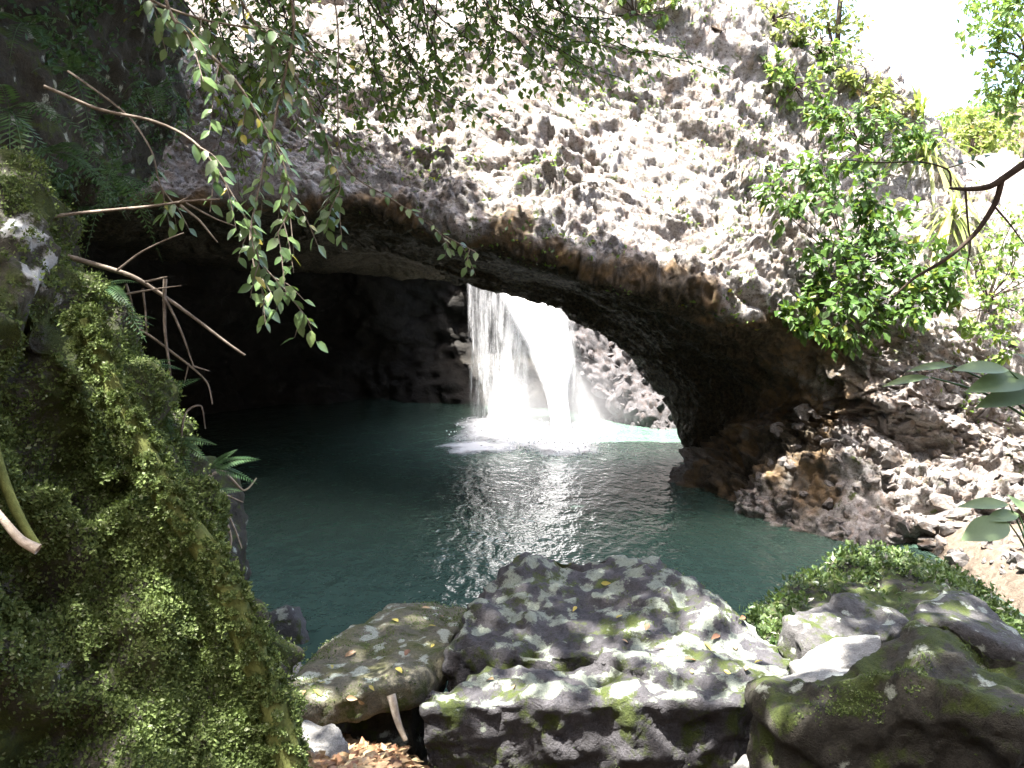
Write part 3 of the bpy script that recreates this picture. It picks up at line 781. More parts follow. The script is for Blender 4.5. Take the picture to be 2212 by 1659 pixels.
boulder('boulder', [gr + drop(gr, .8, .03)], M['grey_stone'], 'smooth violet-grey rock above the nearest dark boulder', voxel=.028, amp=.03, seed=29, blocky=.2)
ps = path((1700, 1425, 4.95), (1730, 1392, 5.15), (1840, 1372, 5.2), (1900, 1368, 5.2), (1905, 1430, 4.8), (1800, 1445, 4.75), (1720, 1450, 4.75))
boulder('stone', [ps + drop(ps, 1.0, .0)], M['pale_stone'], 'pale white-topped stone right of the big boulder', cat='stone', voxel=.024, amp=.03, seed=31, blocky=.5)
ps = path((1670, 1470, 4.6), (1760, 1447, 4.7), (1900, 1447, 4.65), (1915, 1470, 4.4), (1820, 1485, 4.3), (1690, 1485, 4.4))
boulder('stone', [ps + [p - np.array([0, -.05, .10]) for p in ps] + drop(ps[:3], 1.3, 0)], M['pale_stone'], 'thin flat white stone lying below the white-topped stone', cat='stone', voxel=.022, amp=.015, seed=33, blocky=.2)
db = path((1640, 1500, 4.1), (1720, 1490, 4.15), (1880, 1470, 4.0), (1905, 1400, 4.1), (1985, 1338, 4.2), (2055, 1330, 4.15), (2140, 1390, 3.9), (2240, 1440, 3.7), (2320, 1480, 3.6), (1960, 1430, 3.6), (1700, 1560, 3.75), (2200, 1560, 3.2))
boulder('boulder', [db[:3] + [db[9], db[10]] + drop(db[:3] + [db[10]], 1.0, .0), db[2:] + drop(db[2:], 1.0, .0)], M['dark_boulder'], 'nearest dark boulder with mossy rim, bottom right corner', voxel=.022, amp=.06, seed=37, smooth=2, blocky=.6)
ps = path((1560, 1665, 4.15), (1600, 1625, 4.3), (1640, 1612, 4.35), (1650, 1650, 4.2), (1630, 1690, 4.0))
boulder('stone', [ps + drop(ps, 1.0, .05)], M['pale_stone'], 'small pale stone at the bottom edge between the two dark rock faces', cat='stone', voxel=.02, amp=.02, seed=39, blocky=.3)
# dim rock low on the left bank, half in the dark
gr = path((400, 1015, 7.6), (470, 995, 8.0), (520, 1020, 8.0), (525, 1085, 7.8), (505, 1150, 7.4), (515, 1230, 7.2), (410, 1150, 7.0))
gr = gr + [p + np.array([-.9, .3, -.1]) for p in gr] + [p + np.array([-.5, .6, -.5]) for p in gr[:4]]
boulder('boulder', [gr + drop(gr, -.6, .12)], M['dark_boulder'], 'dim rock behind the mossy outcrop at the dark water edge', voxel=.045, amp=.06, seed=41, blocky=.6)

# ---- mossy outcrop filling the left foreground
oc = [
    # from the hidden back over the skyline edge to the near face and down to the left, each row runs top to bottom
    path((-420, 250, 4.4), (-100, 420, 4.5), (140, 640, 4.6), (330, 900, 4.7), (430, 1100, 4.7), (520, 1330, 4.7), (560, 1550, 4.8), (590, 1800, 4.9)),
    path((-380, 180, 3.9), (40, 400, 3.9), (215, 660, 3.95), (385, 910, 4.0), (470, 1090, 4.0), (570, 1310, 4.0), (602, 1520, 4.1), (650, 1800, 4.2)),
    path((-360, 190, 3.55), (15, 425, 3.55), (185, 690, 3.6), (335, 930, 3.65), (440, 1130, 3.6), (540, 1340, 3.6), (585, 1560, 3.65), (650, 1800, 3.7)),
    path((-380, 250, 3.3), (-20, 480, 3.3), (150, 735, 3.3), (290, 960, 3.3), (400, 1150, 3.25), (500, 1350, 3.2), (570, 1570, 3.2), (650, 1800, 3.2)),
    path((-400, 330, 3.2), (-80, 570, 3.15), (60, 800, 3.15), (190, 1020, 3.2), (320, 1220, 3.15), (430, 1420, 3.1), (510, 1620, 3.05), (600, 1830, 3.0)),
    path((-450, 420, 2.9), (-160, 690, 2.85), (-40, 920, 2.85), (60, 1130, 2.9), (180, 1320, 2.9), (300, 1520, 2.85), (380, 1700, 2.8), (470, 1900, 2.7)),
    path((-550, 560, 2.5), (-300, 850, 2.45), (-180, 1080, 2.45), (-80, 1300, 2.5), (20, 1480, 2.55), (120, 1650, 2.55), (200, 1820, 2.5), (280, 1980, 2.4)),
    path((-750, 800, 2.2), (-550, 1100, 2.2), (-400, 1300, 2.2), (-300, 1500, 2.2), (-200, 1680, 2.2), (-100, 1820, 2.2), (0, 2000, 2.2), (80, 2150, 2.1)),
]
NRo, NSo = 300, 300
g = loft(oc, NRo, NSo)
nrm = grid_normals(g)
if nrm[150, 150][1] > 0: nrm = -nrm
q = g.reshape(-1, 3); nn = nrm.reshape(-1, 3)
f1, f2, idn = cells(q * 3.2 + .3 * np.stack([vnoise(q * 4 + k * 3.3) for k in range(3)], 1), 71)
od = 0.13 * fbm(q * 1.9, 4, 72) + .06 * fbm(q * 6, 4, 73) + 0.10 * ((idn - .5) * sstep(0, .3, f2 - f1))
od = od - .20 * sstep(.12, .42, fbm(q * 1.5 + 3.3, 3, 75)) * sstep(.28, .5, np.repeat(np.linspace(0, 1, NRo), NSo))
q3 = q + nn * od[:, None]
OC = empty('mossy_outcrop', (-2.4, 3.3, 1.6))
tag(OC, 'steep moss covered rock outcrop filling the left foreground', 'rock')
def under(o, parent):
    o.location = -parent.location; return o
under(link('rock', mesh_np('rock', q3, grid_faces(NRo, NSo)), M['outcrop'], OC), OC)
def moss_tufts(name, pts, nrms, n, size, rng, keep=None, mat='moss', blades=4):
    idx = rng.integers(0, len(pts), n)
    if keep is not None:
        w = keep[idx]; idx = idx[rng.random(n) < w]
    p = np.repeat(pts[idx], blades, 0); nr = np.repeat(nrms[idx], blades, 0)
    k = len(p)
    p = p + rng.normal(0, size * .5, (k, 3))
    d = nr * 0.8 + rdirs(rng, k) * 0.9 + np.array([0, 0, .15])
    return scatter_leaves(name, p, d, nr + rdirs(rng, k) * .4, rng.uniform(.5, 1.3, k) * size)
mk = np.clip(0.62 + 1.2 * fbm(q3 * 1.7, 4, 91) + .4 * fbm(q3 * 6, 2, 92), 0.04, 1)
for c_, r_ in PALE:
    mk *= sstep(.35, 1.0, np.linalg.norm(q3 - c_, axis=1) / r_ + .35 * fbm(q3 * 8, 2, 93))
o = under(link('moss', moss_tufts('moss', q3, nn, 95000, .017, rng, mk), M['moss'], OC), OC); tag(o, kind='stuff')
o = under(link('moss_cushions', moss_tufts('moss_cushions', q3, nn, 12000, .021, rng, np.clip(2.2 * fbm(q3 * 2.3, 3, 97), 0, 1), blades=7), M['moss'], OC), OC); tag(o, kind='stuff')
# the mossy root that runs down the crest of the outcrop
def hug(p, lift):     # towards the camera by a little
    return [a + (np.array([0, 0, CAM_H]) - a) / np.linalg.norm(np.array([0, 0, CAM_H]) - a) * lift for a in p]
rp = hug(path((190, 690, 3.35), (255, 860, 3.3), (330, 1000, 3.25), (410, 1140, 3.2), (490, 1300, 3.12), (550, 1460, 3.1), (610, 1600, 3.05), (670, 1780, 3.0)), .12)
t = tube(rp, .040, .062, 10, 90, .02, 5)
under(link('root', tube_mesh('root', t), M['bark_moss'], OC), OC)
cc, tt = t[2], t[3]
rr = np.repeat(cc, 10, 0) + rdirs(rng, len(cc) * 10) * .066
rn = rr - np.repeat(cc, 10, 0)
o = under(link('moss', moss_tufts('moss', rr, rn / .066, 20000, .014, rng), M['moss'], OC), OC); tag(o, kind='stuff')
# second root at far left and a broken pale stub
t1 = tube(hug(path((-60, 860, 2.9), (0, 1010, 2.85), (60, 1130, 2.8), (100, 1190, 2.8)), .06), .02, .012, 8, 30, .03, 2)
under(link('root', tube_mesh('root', t1), M['bark_moss'], OC), OC)
t1 = tube(hug(path((-40, 1060, 2.6), (10, 1120, 2.6), (50, 1165, 2.6), (85, 1185, 2.6)), .14), .009, .017, 8, 24, .016, 2)
o = link('broken_branch', tube_mesh('broken_branch', t1), M['dead_wood'])
tag(o, 'pale broken branch stub poking in over the moss at far left', 'branch')

# ================================================================== PLANTS
LEAF_ME = {}
def leaf_mesh(key, mat, w=.22, fold=.06, droop=.15, n=4):
    if key not in LEAF_ME:
        v, f = leaf_template(w, fold, droop, n)
        me = mesh_np('leaf', v, f); me.materials.append(M[mat]); LEAF_ME[key] = me
    return LEAF_ME[key]
def place_leaf(name, me, pos, d, up, size, parent):
    o = bpy.data.objects.new(name, me); C.objects.link(o)
    rm = frames(np.array([d], float), np.array([up], float), None)[0]
    mt = Matrix([[rm[0][0], rm[0][1], rm[0][2], 0], [rm[1][0], rm[1][1], rm[1][2], 0], [rm[2][0], rm[2][1], rm[2][2], 0], [0, 0, 0, 1]])
    mt = Matrix.Translation(Vector(pos)) @ mt @ Matrix.Diagonal((size, size, size, 1))
    if parent is not None:
        o.parent = parent
        off = Vector(parent.location)
        if parent.parent is not None: off = off + Vector(parent.parent.location)
        mt = Matrix.Translation(-off) @ mt
    o.matrix_basis = mt
    return o
def twig_leaves(c, t, rng, start, step, size, side=0.9, hang=0.35):
    """alternate leaves along a sampled stem: positions, directions, normals, sizes"""
    seg = np.linalg.norm(np.diff(c, axis=0), axis=1); L = np.concatenate([[0], np.cumsum(seg)])
    ss = np.arange(L[-1] * start, L[-1] + 1e-6, step)
    ss = ss + rng.normal(0, step * .25, len(ss)); ss = np.clip(ss, 0, L[-1])
    pos = np.stack([np.interp(ss, L, c[:, k]) for k in range(3)], 1)
    tn = np.stack([np.interp(ss, L, t[:, k]) for k in range(3)], 1)
    sd = np.cross(tn, np.array([0.15, -.55, .8])); sd /= np.maximum(np.linalg.norm(sd, axis=1, keepdims=True), 1e-6)
    sg = np.where(np.arange(len(ss)) % 2 == 0, 1, -1)[:, None]
    d = tn * .7 + sd * sg * side + np.array([0, 0, -hang]) + rng.normal(0, .25, pos.shape)
    up = np.array([0.05, -.55, .8]) + rng.normal(0, .3, pos.shape)
    return pos, d, up, size * rng.uniform(.7, 1.2, len(ss))
def subtwigs(c, t, rng, start, num, length, drop_=.5):
    out = []
    n = len(c)
    for k in range(num):
        i = int(n * start + (n - 1 - n * start) * (k + rng.random() * .6) / num)
        d = t[i] * .6 + rdirs(rng, 1)[0] * .8 + np.array([0, 0, -drop_])
        d[1] *= .6
        d /= np.linalg.norm(d); l = length * rng.uniform(.5, 1.1)
        p = [c[i], c[i] + d * l * .5, c[i] + d * l + np.array([0, 0, -l * .25])]
        out.append(p)
    return out

# ---- tree A: stands left of the frame, its leafy boughs hang into the upper left
TA = empty('overhanging_tree', (-4.6, 3.4, 2.6))
tag(TA, 'overhanging tree whose leafy boughs hang in front of the cave at upper left', 'tree')
under(link('trunk', tube_mesh('trunk', tube([(-4.6, 3.4, 2.2), (-4.7, 3.5, 5), (-4.4, 3.4, 8), (-4.0, 3.0, 11)], .24, .12, 12, 40, .05, 1),
     tube([(-4.45, 3.4, 7.2), (-3.4, 4.2, 7.8), (-2.0, 4.9, 7.9), (-.6, 5.4, 7.7)], .1, .03, 8, 24, .04, 2),
     tube([(-4.4, 3.4, 8.2), (-3, 2.5, 9.5), (-1, 1.5, 10.4), (1, 1, 10.8)], .11, .03, 8, 24, .05, 3),
     tube([(-4.2, 3.2, 9.5), (-5.5, 4.5, 11), (-6.5, 6, 12)], .09, .03, 8, 20, .05, 4)), M['bark'], TA), TA)
lr = np.random.default_rng(21)
boughs = [
    (path((90, 190, 4.3), (200, 228, 4.35), (330, 265, 4.4), (430, 320, 4.4), (525, 445, 4.45), (562, 555, 4.5), (620, 625, 4.55), (672, 705, 4.6)), .009, .42, 12, .20, .092),
    (path((330, -230, 4.5), (360, 10, 4.5), (440, 110, 4.55), (545, 230, 4.6), (610, 350, 4.7), (625, 460, 4.7), (600, 520, 4.6)), .010, .2, 14, .28, .085),
    (path((600, -260, 5.2), (640, 40, 5.2), (610, 200, 5.2), (570, 350, 5.1), (545, 470, 5.0), (555, 590, 4.9), (580, 680, 4.9)), .010, .25, 12, .24, .09),
    (path((200, -240, 5.0), (300, -20, 5.0), (430, 40, 5.1), (580, 70, 5.2), (700, 140, 5.3)), .010, .2, 15, .36, .09),
    (path((480, -240, 5.6), (520, 0, 5.6), (640, 160, 5.7), (700, 290, 5.7), (735, 400, 5.6), (710, 450, 5.6)), .010, .15, 16, .32, .088),
    (path((700, -260, 6.2), (730, 100, 6.2), (735, 340, 6.2), (850, 430, 6.2), (950, 505, 6.2), (1028, 545, 6.2)), .006, .62, 6, .2, .075),
    (path((150, 150, 5.2), (270, 245, 5.0), (330, 320, 4.9), (345, 395, 4.9), (372, 440, 4.9)), .007, .75, 4, .2, .09),
]
named = 0
stuff_leaf = []
for bi, (pp_, r0, st_, nt_, ln, ls) in enumerate(boughs):
    main = tube(pp_, r0, .003, 6, 40, .02, bi)
    subs = [tube(p, .004, .0015, 5, 8, .0, k) for k, p in enumerate(subtwigs(main[2], main[3], lr, st_, nt_, ln))]
    bo = under(link('bough', tube_mesh('bough', main, *subs), M['bark'], TA), TA)
    for tb, s0 in [(main, st_)] + [(s_, .12) for s_ in subs]:
        a = twig_leaves(tb[2], tb[3], lr, s0, .055 if tb is not main else .07, ls)
        for k in range(len(a[0])):
            if named < 300 and lr.random() < .62:
                mat = 'leaf_near'
                o = place_leaf('leaf', leaf_mesh('near', 'leaf_near', .27, .05, .14), a[0][k], a[1][k], a[2][k], a[3][k], bo)
                named += 1
            else:
                stuff_leaf.append([a[j][k] for j in range(4)])
sl_ = [np.array([s_[j] for s_ in stuff_leaf]) for j in range(4)]
o = under(link('foliage', scatter_leaves('foliage', sl_[0], sl_[1], sl_[2], sl_[3], leaf_template(.27, .05, .14, 3)), M['leaf_near'], TA), TA); tag(o, kind='stuff')
def crown(name, blobs, n, size, mat, parent, seed, hole=-.45):
    r_ = np.random.default_rng(seed); ps = []
    wt = np.array([b[1][0] * b[1][1] for b in blobs]); wt = wt / wt.sum()
    for (c_, rad), w in zip(blobs, wt):
        k = int(n * w)
        d = rdirs(r_, k) * (r_.random((k, 1)) ** .35)
        p = np.array(c_) + d * np.array(rad)
        p = p[fbm(p * .9, 2, seed) > hole]
        ps.append(p)
    p = np.concatenate(ps); k = len(p)
    o = under(link(name, scatter_leaves(name, p, rdirs(r_, k) + [0, 0, -.3], rdirs(r_, k) + [0, 0, .8], r_.uniform(.6, 1.3, k) * size), M[mat], parent), parent)
    return o
crown('crown', [((-5.4, 1.0, 11.2), (3.0, 3.4, 1.8)), ((-1.0, 0.8, 11.0), (3.0, 3.2, 1.5)), ((-6.0, 5.5, 12), (2.6, 3.0, 1.6))], 7000, .26, 'leaf_canopy', TA, 31)  # unseen crown, its blobs shaped to shade the left foreground

# ---- tree B: drooping fine-leaved tree on the left bank, twigs hang in front of the cliff
TB = empty('drooping_tree', (-9.3, 9.0, 1.0))
tag(TB, 'fine leaved tree with drooping twigs hanging in front of the sunlit cliff at top centre', 'tree')
br = np.random.default_rng(33)
limbs = [tube([(-9.3, 9, .6), (-9.2, 9.2, 5), (-8.6, 9.4, 9), (-7.6, 9.6, 12.5)], .32, .16, 12, 40, .06, 11),
         tube([(-8.8, 9.3, 8.4), (-6.5, 9.6, 9.8), (-3.5, 9.8, 10.4), (-.5, 10, 10.6), (1.2, 10.1, 10.2)], .14, .03, 8, 30, .05, 12),
         tube([(-8.2, 9.5, 10.5), (-6, 11, 11.5), (-4, 12.5, 12)], .12, .04, 8, 24, .05, 13),
         tube([(-8.0, 9.5, 11.5), (-9.5, 7.5, 13), (-10, 5, 13.4)], .12, .04, 8, 24, .05, 14)]
under(link('trunk', tube_mesh('trunk', *limbs), M['bark'], TB), TB)
sp, sd_, su, ss_ = [], [], [], []
tws = []
for k in range(46):
    px = br.uniform(430, 1260); Yk = br.uniform(8.4, 10.8)
    ln = (1.0 - .55 * (px - 430) / 830) * br.uniform(.4, 1.0)
    y1 = -60 + 480 * ln
    dx = br.uniform(-60, 330)
    p = path((px - dx * .8, -330, Yk), (px - dx * .3, -80, Yk), (px + dx * .2, y1 * .5, Yk), (px + dx, y1, Yk))
    tb = tube(p, .012, .003, 5, 26, .06, k)
    subs = [tube(s_, .004, .002, 4, 6, 0, 1) for s_ in subtwigs(tb[2], tb[3], br, .25, 12, .5, .1)]
    tws.append(tb); tws += subs
    for q_, s0 in [(tb, .35)] + [(s_, .1) for s_ in subs]:
        a = twig_leaves(q_[2], q_[3], br, s0, .075, .095, .9, .15)
        sp.append(a[0]); sd_.append(a[1]); su.append(a[2]); ss_.append(a[3])
under(link('twigs', tube_mesh('twigs', *tws), M['bark_dark'], TB), TB)
o = under(link('foliage', scatter_leaves('foliage', np.concatenate(sp), np.concatenate(sd_), np.concatenate(su), np.concatenate(ss_)), M['leaf_mid'], TB), TB); tag(o, kind='stuff')
crown('crown', [((-7.5, 9.5, 13.2), (3.6, 4.0, 1.8)), ((-4.6, 12.6, 13.4), (2.6, 2.4, 1.4)), ((-9.8, 5.2, 13.6), (3, 3, 1.6)), ((-3.4, 9.4, 11.9), (3.6, 4.2, .9)), ((.3, 9.6, 11.8), (3.0, 3.6, .9)), ((-3.5, 6.0, 12.2), (4, 3, 1)), ((-6.0, 8.5, 12.3), (4.2, 4.2, 1)), ((-5.2, 11.4, 12.2), (4.2, 2.2, .7)), ((-1.0, 11.0, 12.0), (4.2, 2.2, .7)), ((1.6, 10.2, 11.8), (2.4, 2.4, .7)), ((-7.6, 14.8, 12.6), (3.0, 3.2, .8))], 100000, .30, 'leaf_canopy', TB, 35, -2)  # unseen above the frame; blobs added to shade the pool and left cliff

# ---- tree C: right of the frame, a dark bare bough reaches in, unseen crown added to shade the near rocks
TC = empty('bare_bough_tree', (4.6, 3.6, 2.0))
tag(TC, 'tree at right edge whose dark nearly bare bough reaches into the picture', 'tree')
under(link('trunk', tube_mesh('trunk', tube([(4.6, 3.6, 1.4), (4.7, 3.7, 5), (4.5, 3.4, 8), (4.2, 3.0, 11)], .2, .1, 12, 40, .05, 21),
      tube([(4.5, 3.4, 8), (3, 2.4, 9.8), (1.5, 1.2, 10.6)], .1, .03, 8, 24, .05, 22)), M['bark_dark'], TC), TC)
bb = [tube([np.array((4.65, 3.7, 5.6))] + path((2420, 180, 4.9), (2300, 300, 4.95), (2212, 352, 5.0), (2140, 400, 5.0), (2090, 408, 5.0), (2050, 405, 5.05)), .034, .006, 8, 40, .012, 23),
      tube(path((2165, 382, 5.0), (2150, 440, 5.0), (2110, 500, 4.98), (2040, 560, 4.96), (1975, 600, 4.95), (1930, 640, 4.95)), .019, .004, 7, 30, .012, 24),
      tube(path((2085, 408, 5.0), (2090, 470, 5.0), (2098, 530, 5.0), (2090, 580, 5.0)), .007, .003, 6, 16, .008, 25),
      tube(path((2050, 405, 5.05), (2045, 370, 5.05), (1990, 352, 5.1), (1900, 350, 5.1), (1800, 345, 5.15)), .007, .002, 6, 20, .01, 26),
      tube(path((2150, 450, 5.0), (2185, 490, 5.0), (2215, 530, 5.0)), .007, .003, 6, 14, .006, 27),
      tube(path((2045, 365, 5.05), (2090, 350, 5.05), (2130, 340, 5.05)), .004, .002, 5, 12, .004, 28)]
bo = under(link('bough', tube_mesh('bough', *bb), M['bark_dark'], TC), TC)
for tb in (bb[3], bb[5]):
    a = twig_leaves(tb[2], tb[3], br, .2, .035, .075, .8, .25)
    for k in range(len(a[0])):
        place_leaf('leaf', leaf_mesh('boughleaf', 'leaf_shrub', .2, .05, .14), a[0][k], a[1][k], a[2][k], a[3][k], bo)
crown('crown', [((4.2, 2.0, 11), (3.4, 3.4, 1.7)), ((1.6, .4, 11.2), (3.0, 3, 1.4)), ((5.5, 4.0, 10.5), (2.4, 2.0, 1.4)), ((3.0, 4.5, 11.2), (3.0, 1.8, 1))], 24000, .26, 'leaf_canopy', TC, 37)

# ---- shrubs rooted on the right abutment
def surf(px, py, rows=(40, 380)):
    """point of the cliff surface nearest to the line of sight through a pixel"""
    d = ray(px, py); d = d / np.linalg.norm(d)
    v_ = GRID.reshape(-1, 3) - np.array([0, 0, CAM_H])
    t_ = v_ @ d
    e = np.linalg.norm(v_ - t_[:, None] * d, axis=1)
    ok = e < .12
    if not ok.any(): ok = e <= e.min() + 1e-6
    i = np.where(ok)[0]; i = i[np.argmin(t_[i])]
    return GRID.reshape(-1, 3)[i]
def shrub(name, label, px, py, blobs, n, leaf, mat, seed, group=None, nst=7, tmpl=LEAF_LOW, cat='shrub'):
    r_ = np.random.default_rng(seed)
    b0 = surf(px, py)
    root = empty(name, b0)
    tag(root, label, cat, group)
    tb, P_, D_, U_, S_ = [], [], [], [], []
    blobs = [(P(*b[0]), b[1]) for b in blobs]
    tot = sum(b[1] ** 2 for b in blobs)
    for c_, rad in blobs:
        m_ = max(2, int(nst * rad ** 2 / tot * 3))
        for k in range(m_):
            e = c_ + rdirs(r_, 1)[0] * rad * .7
            tb.append(tube([b0, (b0 + e) / 2 + r_.normal(0, .12, 3), e], .016, .004, 5, 10, .03, k))
        k = int(n * rad ** 2 / tot)
        ncl = max(4, k // 14)
        cl = c_ + rdirs(r_, ncl) * (r_.random((ncl, 1)) ** .45) * rad
        ix = r_.integers(0, ncl, k)
        p = cl[ix] + r_.normal(0, rad * .11, (k, 3))
        out = p - c_
        P_.append(p); D_.append(out / rad * .6 + rdirs(r_, k) * .7 + [0, 0, -.35]); U_.append(rdirs(r_, k) * .5 + [0, -.35, .9]); S_.append(r_.uniform(.6, 1.25, k) * leaf)
    under(link('stem', tube_mesh('stem', *tb), M['bark_dark'], root), root)
    o = under(link('foliage', scatter_leaves('foliage', np.concatenate(P_), np.concatenate(D_), np.concatenate(U_), np.concatenate(S_), tmpl), M[mat], root), root)
    tag(o, kind='stuff')
    return root
shrub('leafy_shrub', 'dense dark green shrub hanging over the right abutment above the pool', 1840, 560,
      [((1700, 420, 14.9), .55), ((1790, 350, 15.2), .6), ((1860, 450, 14.8), .75), ((1930, 540, 14.5), .75), ((1780, 560, 14.6), .6), ((1830, 650, 14.2), .8), ((1730, 700, 14.3), .45), ((1960, 660, 14.0), .7), ((2010, 600, 14.0), .55)], 3000, .18, 'leaf_shrub', 51)
shrub('leafy_shrub', 'lighter shrub on the skyline at upper right above the dense one', 1860, 300,
      [((1790, 250, 16.8), .45), ((1880, 260, 16.8), .5), ((1960, 300, 16.6), .5)], 900, .15, 'leaf_shrub', 52)
shrub('leafy_shrub', 'pale sprawling shrub on the bright bank at the right edge', 2150, 640,
      [((2130, 560, 14.4), .55), ((2190, 640, 14.0), .55), ((2100, 660, 14.0), .4), ((2180, 720, 13.6), .45), ((2220, 500, 14.6), .5)], 900, .13, 'leaf_mid', 55)
for k_, (sx_, sy_, lb_) in enumerate([(1380, -30, 'thin pale shrub at the top edge just right of the hanging twigs'), (1680, 40, 'pale shrub on the cliff crest left of the sky gap'), (1780, 110, 'olive shrub on the sloping crest below the sunlit tree'),
                                      (1880, 190, 'round shrub where the crest drops towards the sky'), (1720, 180, 'loose shrub on the bright upper cliff above the dense shrub')]):
    yy_ = surf(sx_, max(sy_, 20))[1]
    shrub('leafy_shrub', lb_, sx_, max(sy_, 20), [((sx_, sy_, yy_ - .2), .5), ((sx_ + 50, sy_ + 25, yy_ - .3), .4), ((sx_ - 45, sy_ - 20, yy_), .4)], 420, .17, 'leaf_straw' if k_ % 2 else 'leaf_mid', 160 + k_)
shrub('leafy_shrub', 'small green shrub clinging to the cliff above the arch', 1130, 270,
      [((1110, 260, 17.6), .45), ((1060, 210, 17.8), .4), ((1160, 300, 17.4), .35)], 500, .13, 'leaf_mid', 53)
shrub('leafy_shrub', 'green shrub at the top edge of the cliff, top centre-right', 1560, 60,
      [((1530, 40, 19.6), .7), ((1600, 110, 19.2), .5), ((1450, 20, 20), .7)], 1100, .16, 'leaf_mid', 54)

# ---- background trees beyond the crest at upper right
def far_tree(label, px, Yd, py_top, blobs, n, seed, mat='leaf_mid', leaf=.22):
    b = P(px, 300, Yd); z0 = float(ground_z(np.array([b[0]]), np.array([b[1]]))[0]) - .3
    base = np.array([b[0], b[1], z0]); tp2 = P(px + 20, py_top, Yd)
    root = empty('forest_tree', base)
    tag(root, label, 'tree', 'trees beyond the crest')
    r_ = np.random.default_rng(seed)
    tb = [tube([base, base * .5 + tp2 * .5 + r_.normal(0, .15, 3), tp2], .14, .05, 8, 30, .05, seed)]
    bl = [(P(*b_[0]), b_[1]) for b_ in blobs]
    for c_, rad in bl:
        tb.append(tube([tp2 * .6 + base * .4, (tp2 * .5 + base * .2 + c_ * .3), c_], .05, .015, 6, 14, .05, seed + 1))
    under(link('trunk', tube_mesh('trunk', *tb), M['bark_dark'], root), root)
    P_ = []
    for c_, rad in bl:
        k = int(n * rad ** 2 / sum(b_[1] ** 2 for b_ in bl)); ncl = max(3, k // 18)
        cl = c_ + rdirs(r_, ncl) * (r_.random((ncl, 1)) ** .4) * rad
        P_.append(cl[r_.integers(0, ncl, k)] + r_.normal(0, rad * .12, (k, 3)))
    p = np.concatenate(P_); k = len(p)
    o = under(link('crown', scatter_leaves('crown', p, rdirs(r_, k) + [0, 0, -.4], rdirs(r_, k) + [0, -.2, .9], r_.uniform(.6, 1.2, k) * leaf), M[mat], root), root)
    return root
far_tree('pale green sunlit tree against the white sky, top right', 1800, 26, -120, [((1790, 40, 26), .9), ((1840, 120, 26), .7), ((1770, -60, 26), 1.1), ((1820, 200, 26), .5)], 1100, 61, 'leaf_straw')
far_tree('leafy tree at the top right corner of the picture', 2230, 22, -150, [((2160, 40, 22), 1.0), ((2200, 140, 22), .9), ((2130, 110, 22), .5), ((2230, -60, 22), 1.2), ((2190, 230, 22), .5)], 1900, 62, 'leaf_mid', .2)
far_tree('slim tree on the crest beside the bright strip of sky', 1590, 25, -200, [((1560, 10, 25), .9), ((1620, 60, 25), .6), ((1540, 100, 25), .5)], 900, 63)
far_tree('faint bushy tree low on the skyline at right', 2080, 27, 300, [((2060, 330, 27), 1.2), ((2180, 330, 27), 1.3), ((1960, 330, 27), .9), ((2120, 250, 27), .7)], 1800, 64, 'leaf_straw')

ug = np.random.default_rng(66); ux_ = ug.uniform(3, 24, 16000); uy_ = ug.uniform(21, 40, 16000)
uz_ = ground_z(ux_, uy_) + np.abs(ug.normal(0, .35, 16000)); ok_ = uz_ > 2.5
up_ = np.stack([ux_, uy_, uz_], 1)[ok_]
o = link('undergrowth', scatter_leaves('undergrowth', up_, rdirs(ug, len(up_)) + [0, 0, .3], rdirs(ug, len(up_)) * .5 + [0, -.3, .8], ug.uniform(.12, .35, len(up_))), M['leaf_mid'])
tag(o, 'green undergrowth on the slope beyond the crest at right', 'undergrowth', kind='stuff')

# ---- strap-leaved tussock and hanging fronds on the right bank
def strap_leaf(b, d, L, w, rng, sag=.6, n=7):
    d = np.array(d, float); d /= np.linalg.norm(d)
    s = np.cross(d, [0, 0, 1.0]); s /= max(np.linalg.norm(s), 1e-6)
    t_ = np.linspace(0, 1, n)[:, None]
    c_ = b + d * L * t_ + np.array([0, 0, -1.0]) * sag * L * t_ ** 2
    ww = w * np.sin(np.pi * np.clip(t_ * .94 + .06, 0, 1)) ** .6
    v = np.concatenate([c_ - s * ww, c_ + s * ww + [0, 0, .0]], 1).reshape(-1, 3)
    i = np.arange(n - 1) * 2
    return v, np.stack([i, i + 1, i + 3, i + 2], 1)
def tussock(name, label, base, n, L, w, mat, seed, spread=(0, -.6, .6), sag=.7, cat='plant'):
    r_ = np.random.default_rng(seed); root = empty(name, base); tag(root, label, cat)
    for k in range(n):
        d = np.array(spread) + rdirs(r_, 1)[0] * .8
        v, f = strap_leaf(np.array(base) + r_.normal(0, .06, 3), d, L * r_.uniform(.6, 1.15), w * r_.uniform(.7, 1.2), r_, sag * r_.uniform(.7, 1.3))
        under(link('blade', mesh_np('blade', v, f), M[mat], root), root)
    return root
tussock('strap_leaf_plant', 'pale strap leaved tussock drooping down the bank at right', surf(2010, 330), 40, 1.7, .035, 'leaf_straw', 71, (-.1, -.7, .5), .8)
tussock('strap_leaf_plant', 'second pale tussock just below the drooping one', surf(2060, 470), 30, 1.3, .035, 'leaf_straw', 72, (0, -.7, .4), .9)
tussock('strap_leaf_plant', 'yellowish tussock on the skyline at upper right', surf(1990, 250), 34, .9, .03, 'leaf_straw', 73, (0, -.2, .9), .4)

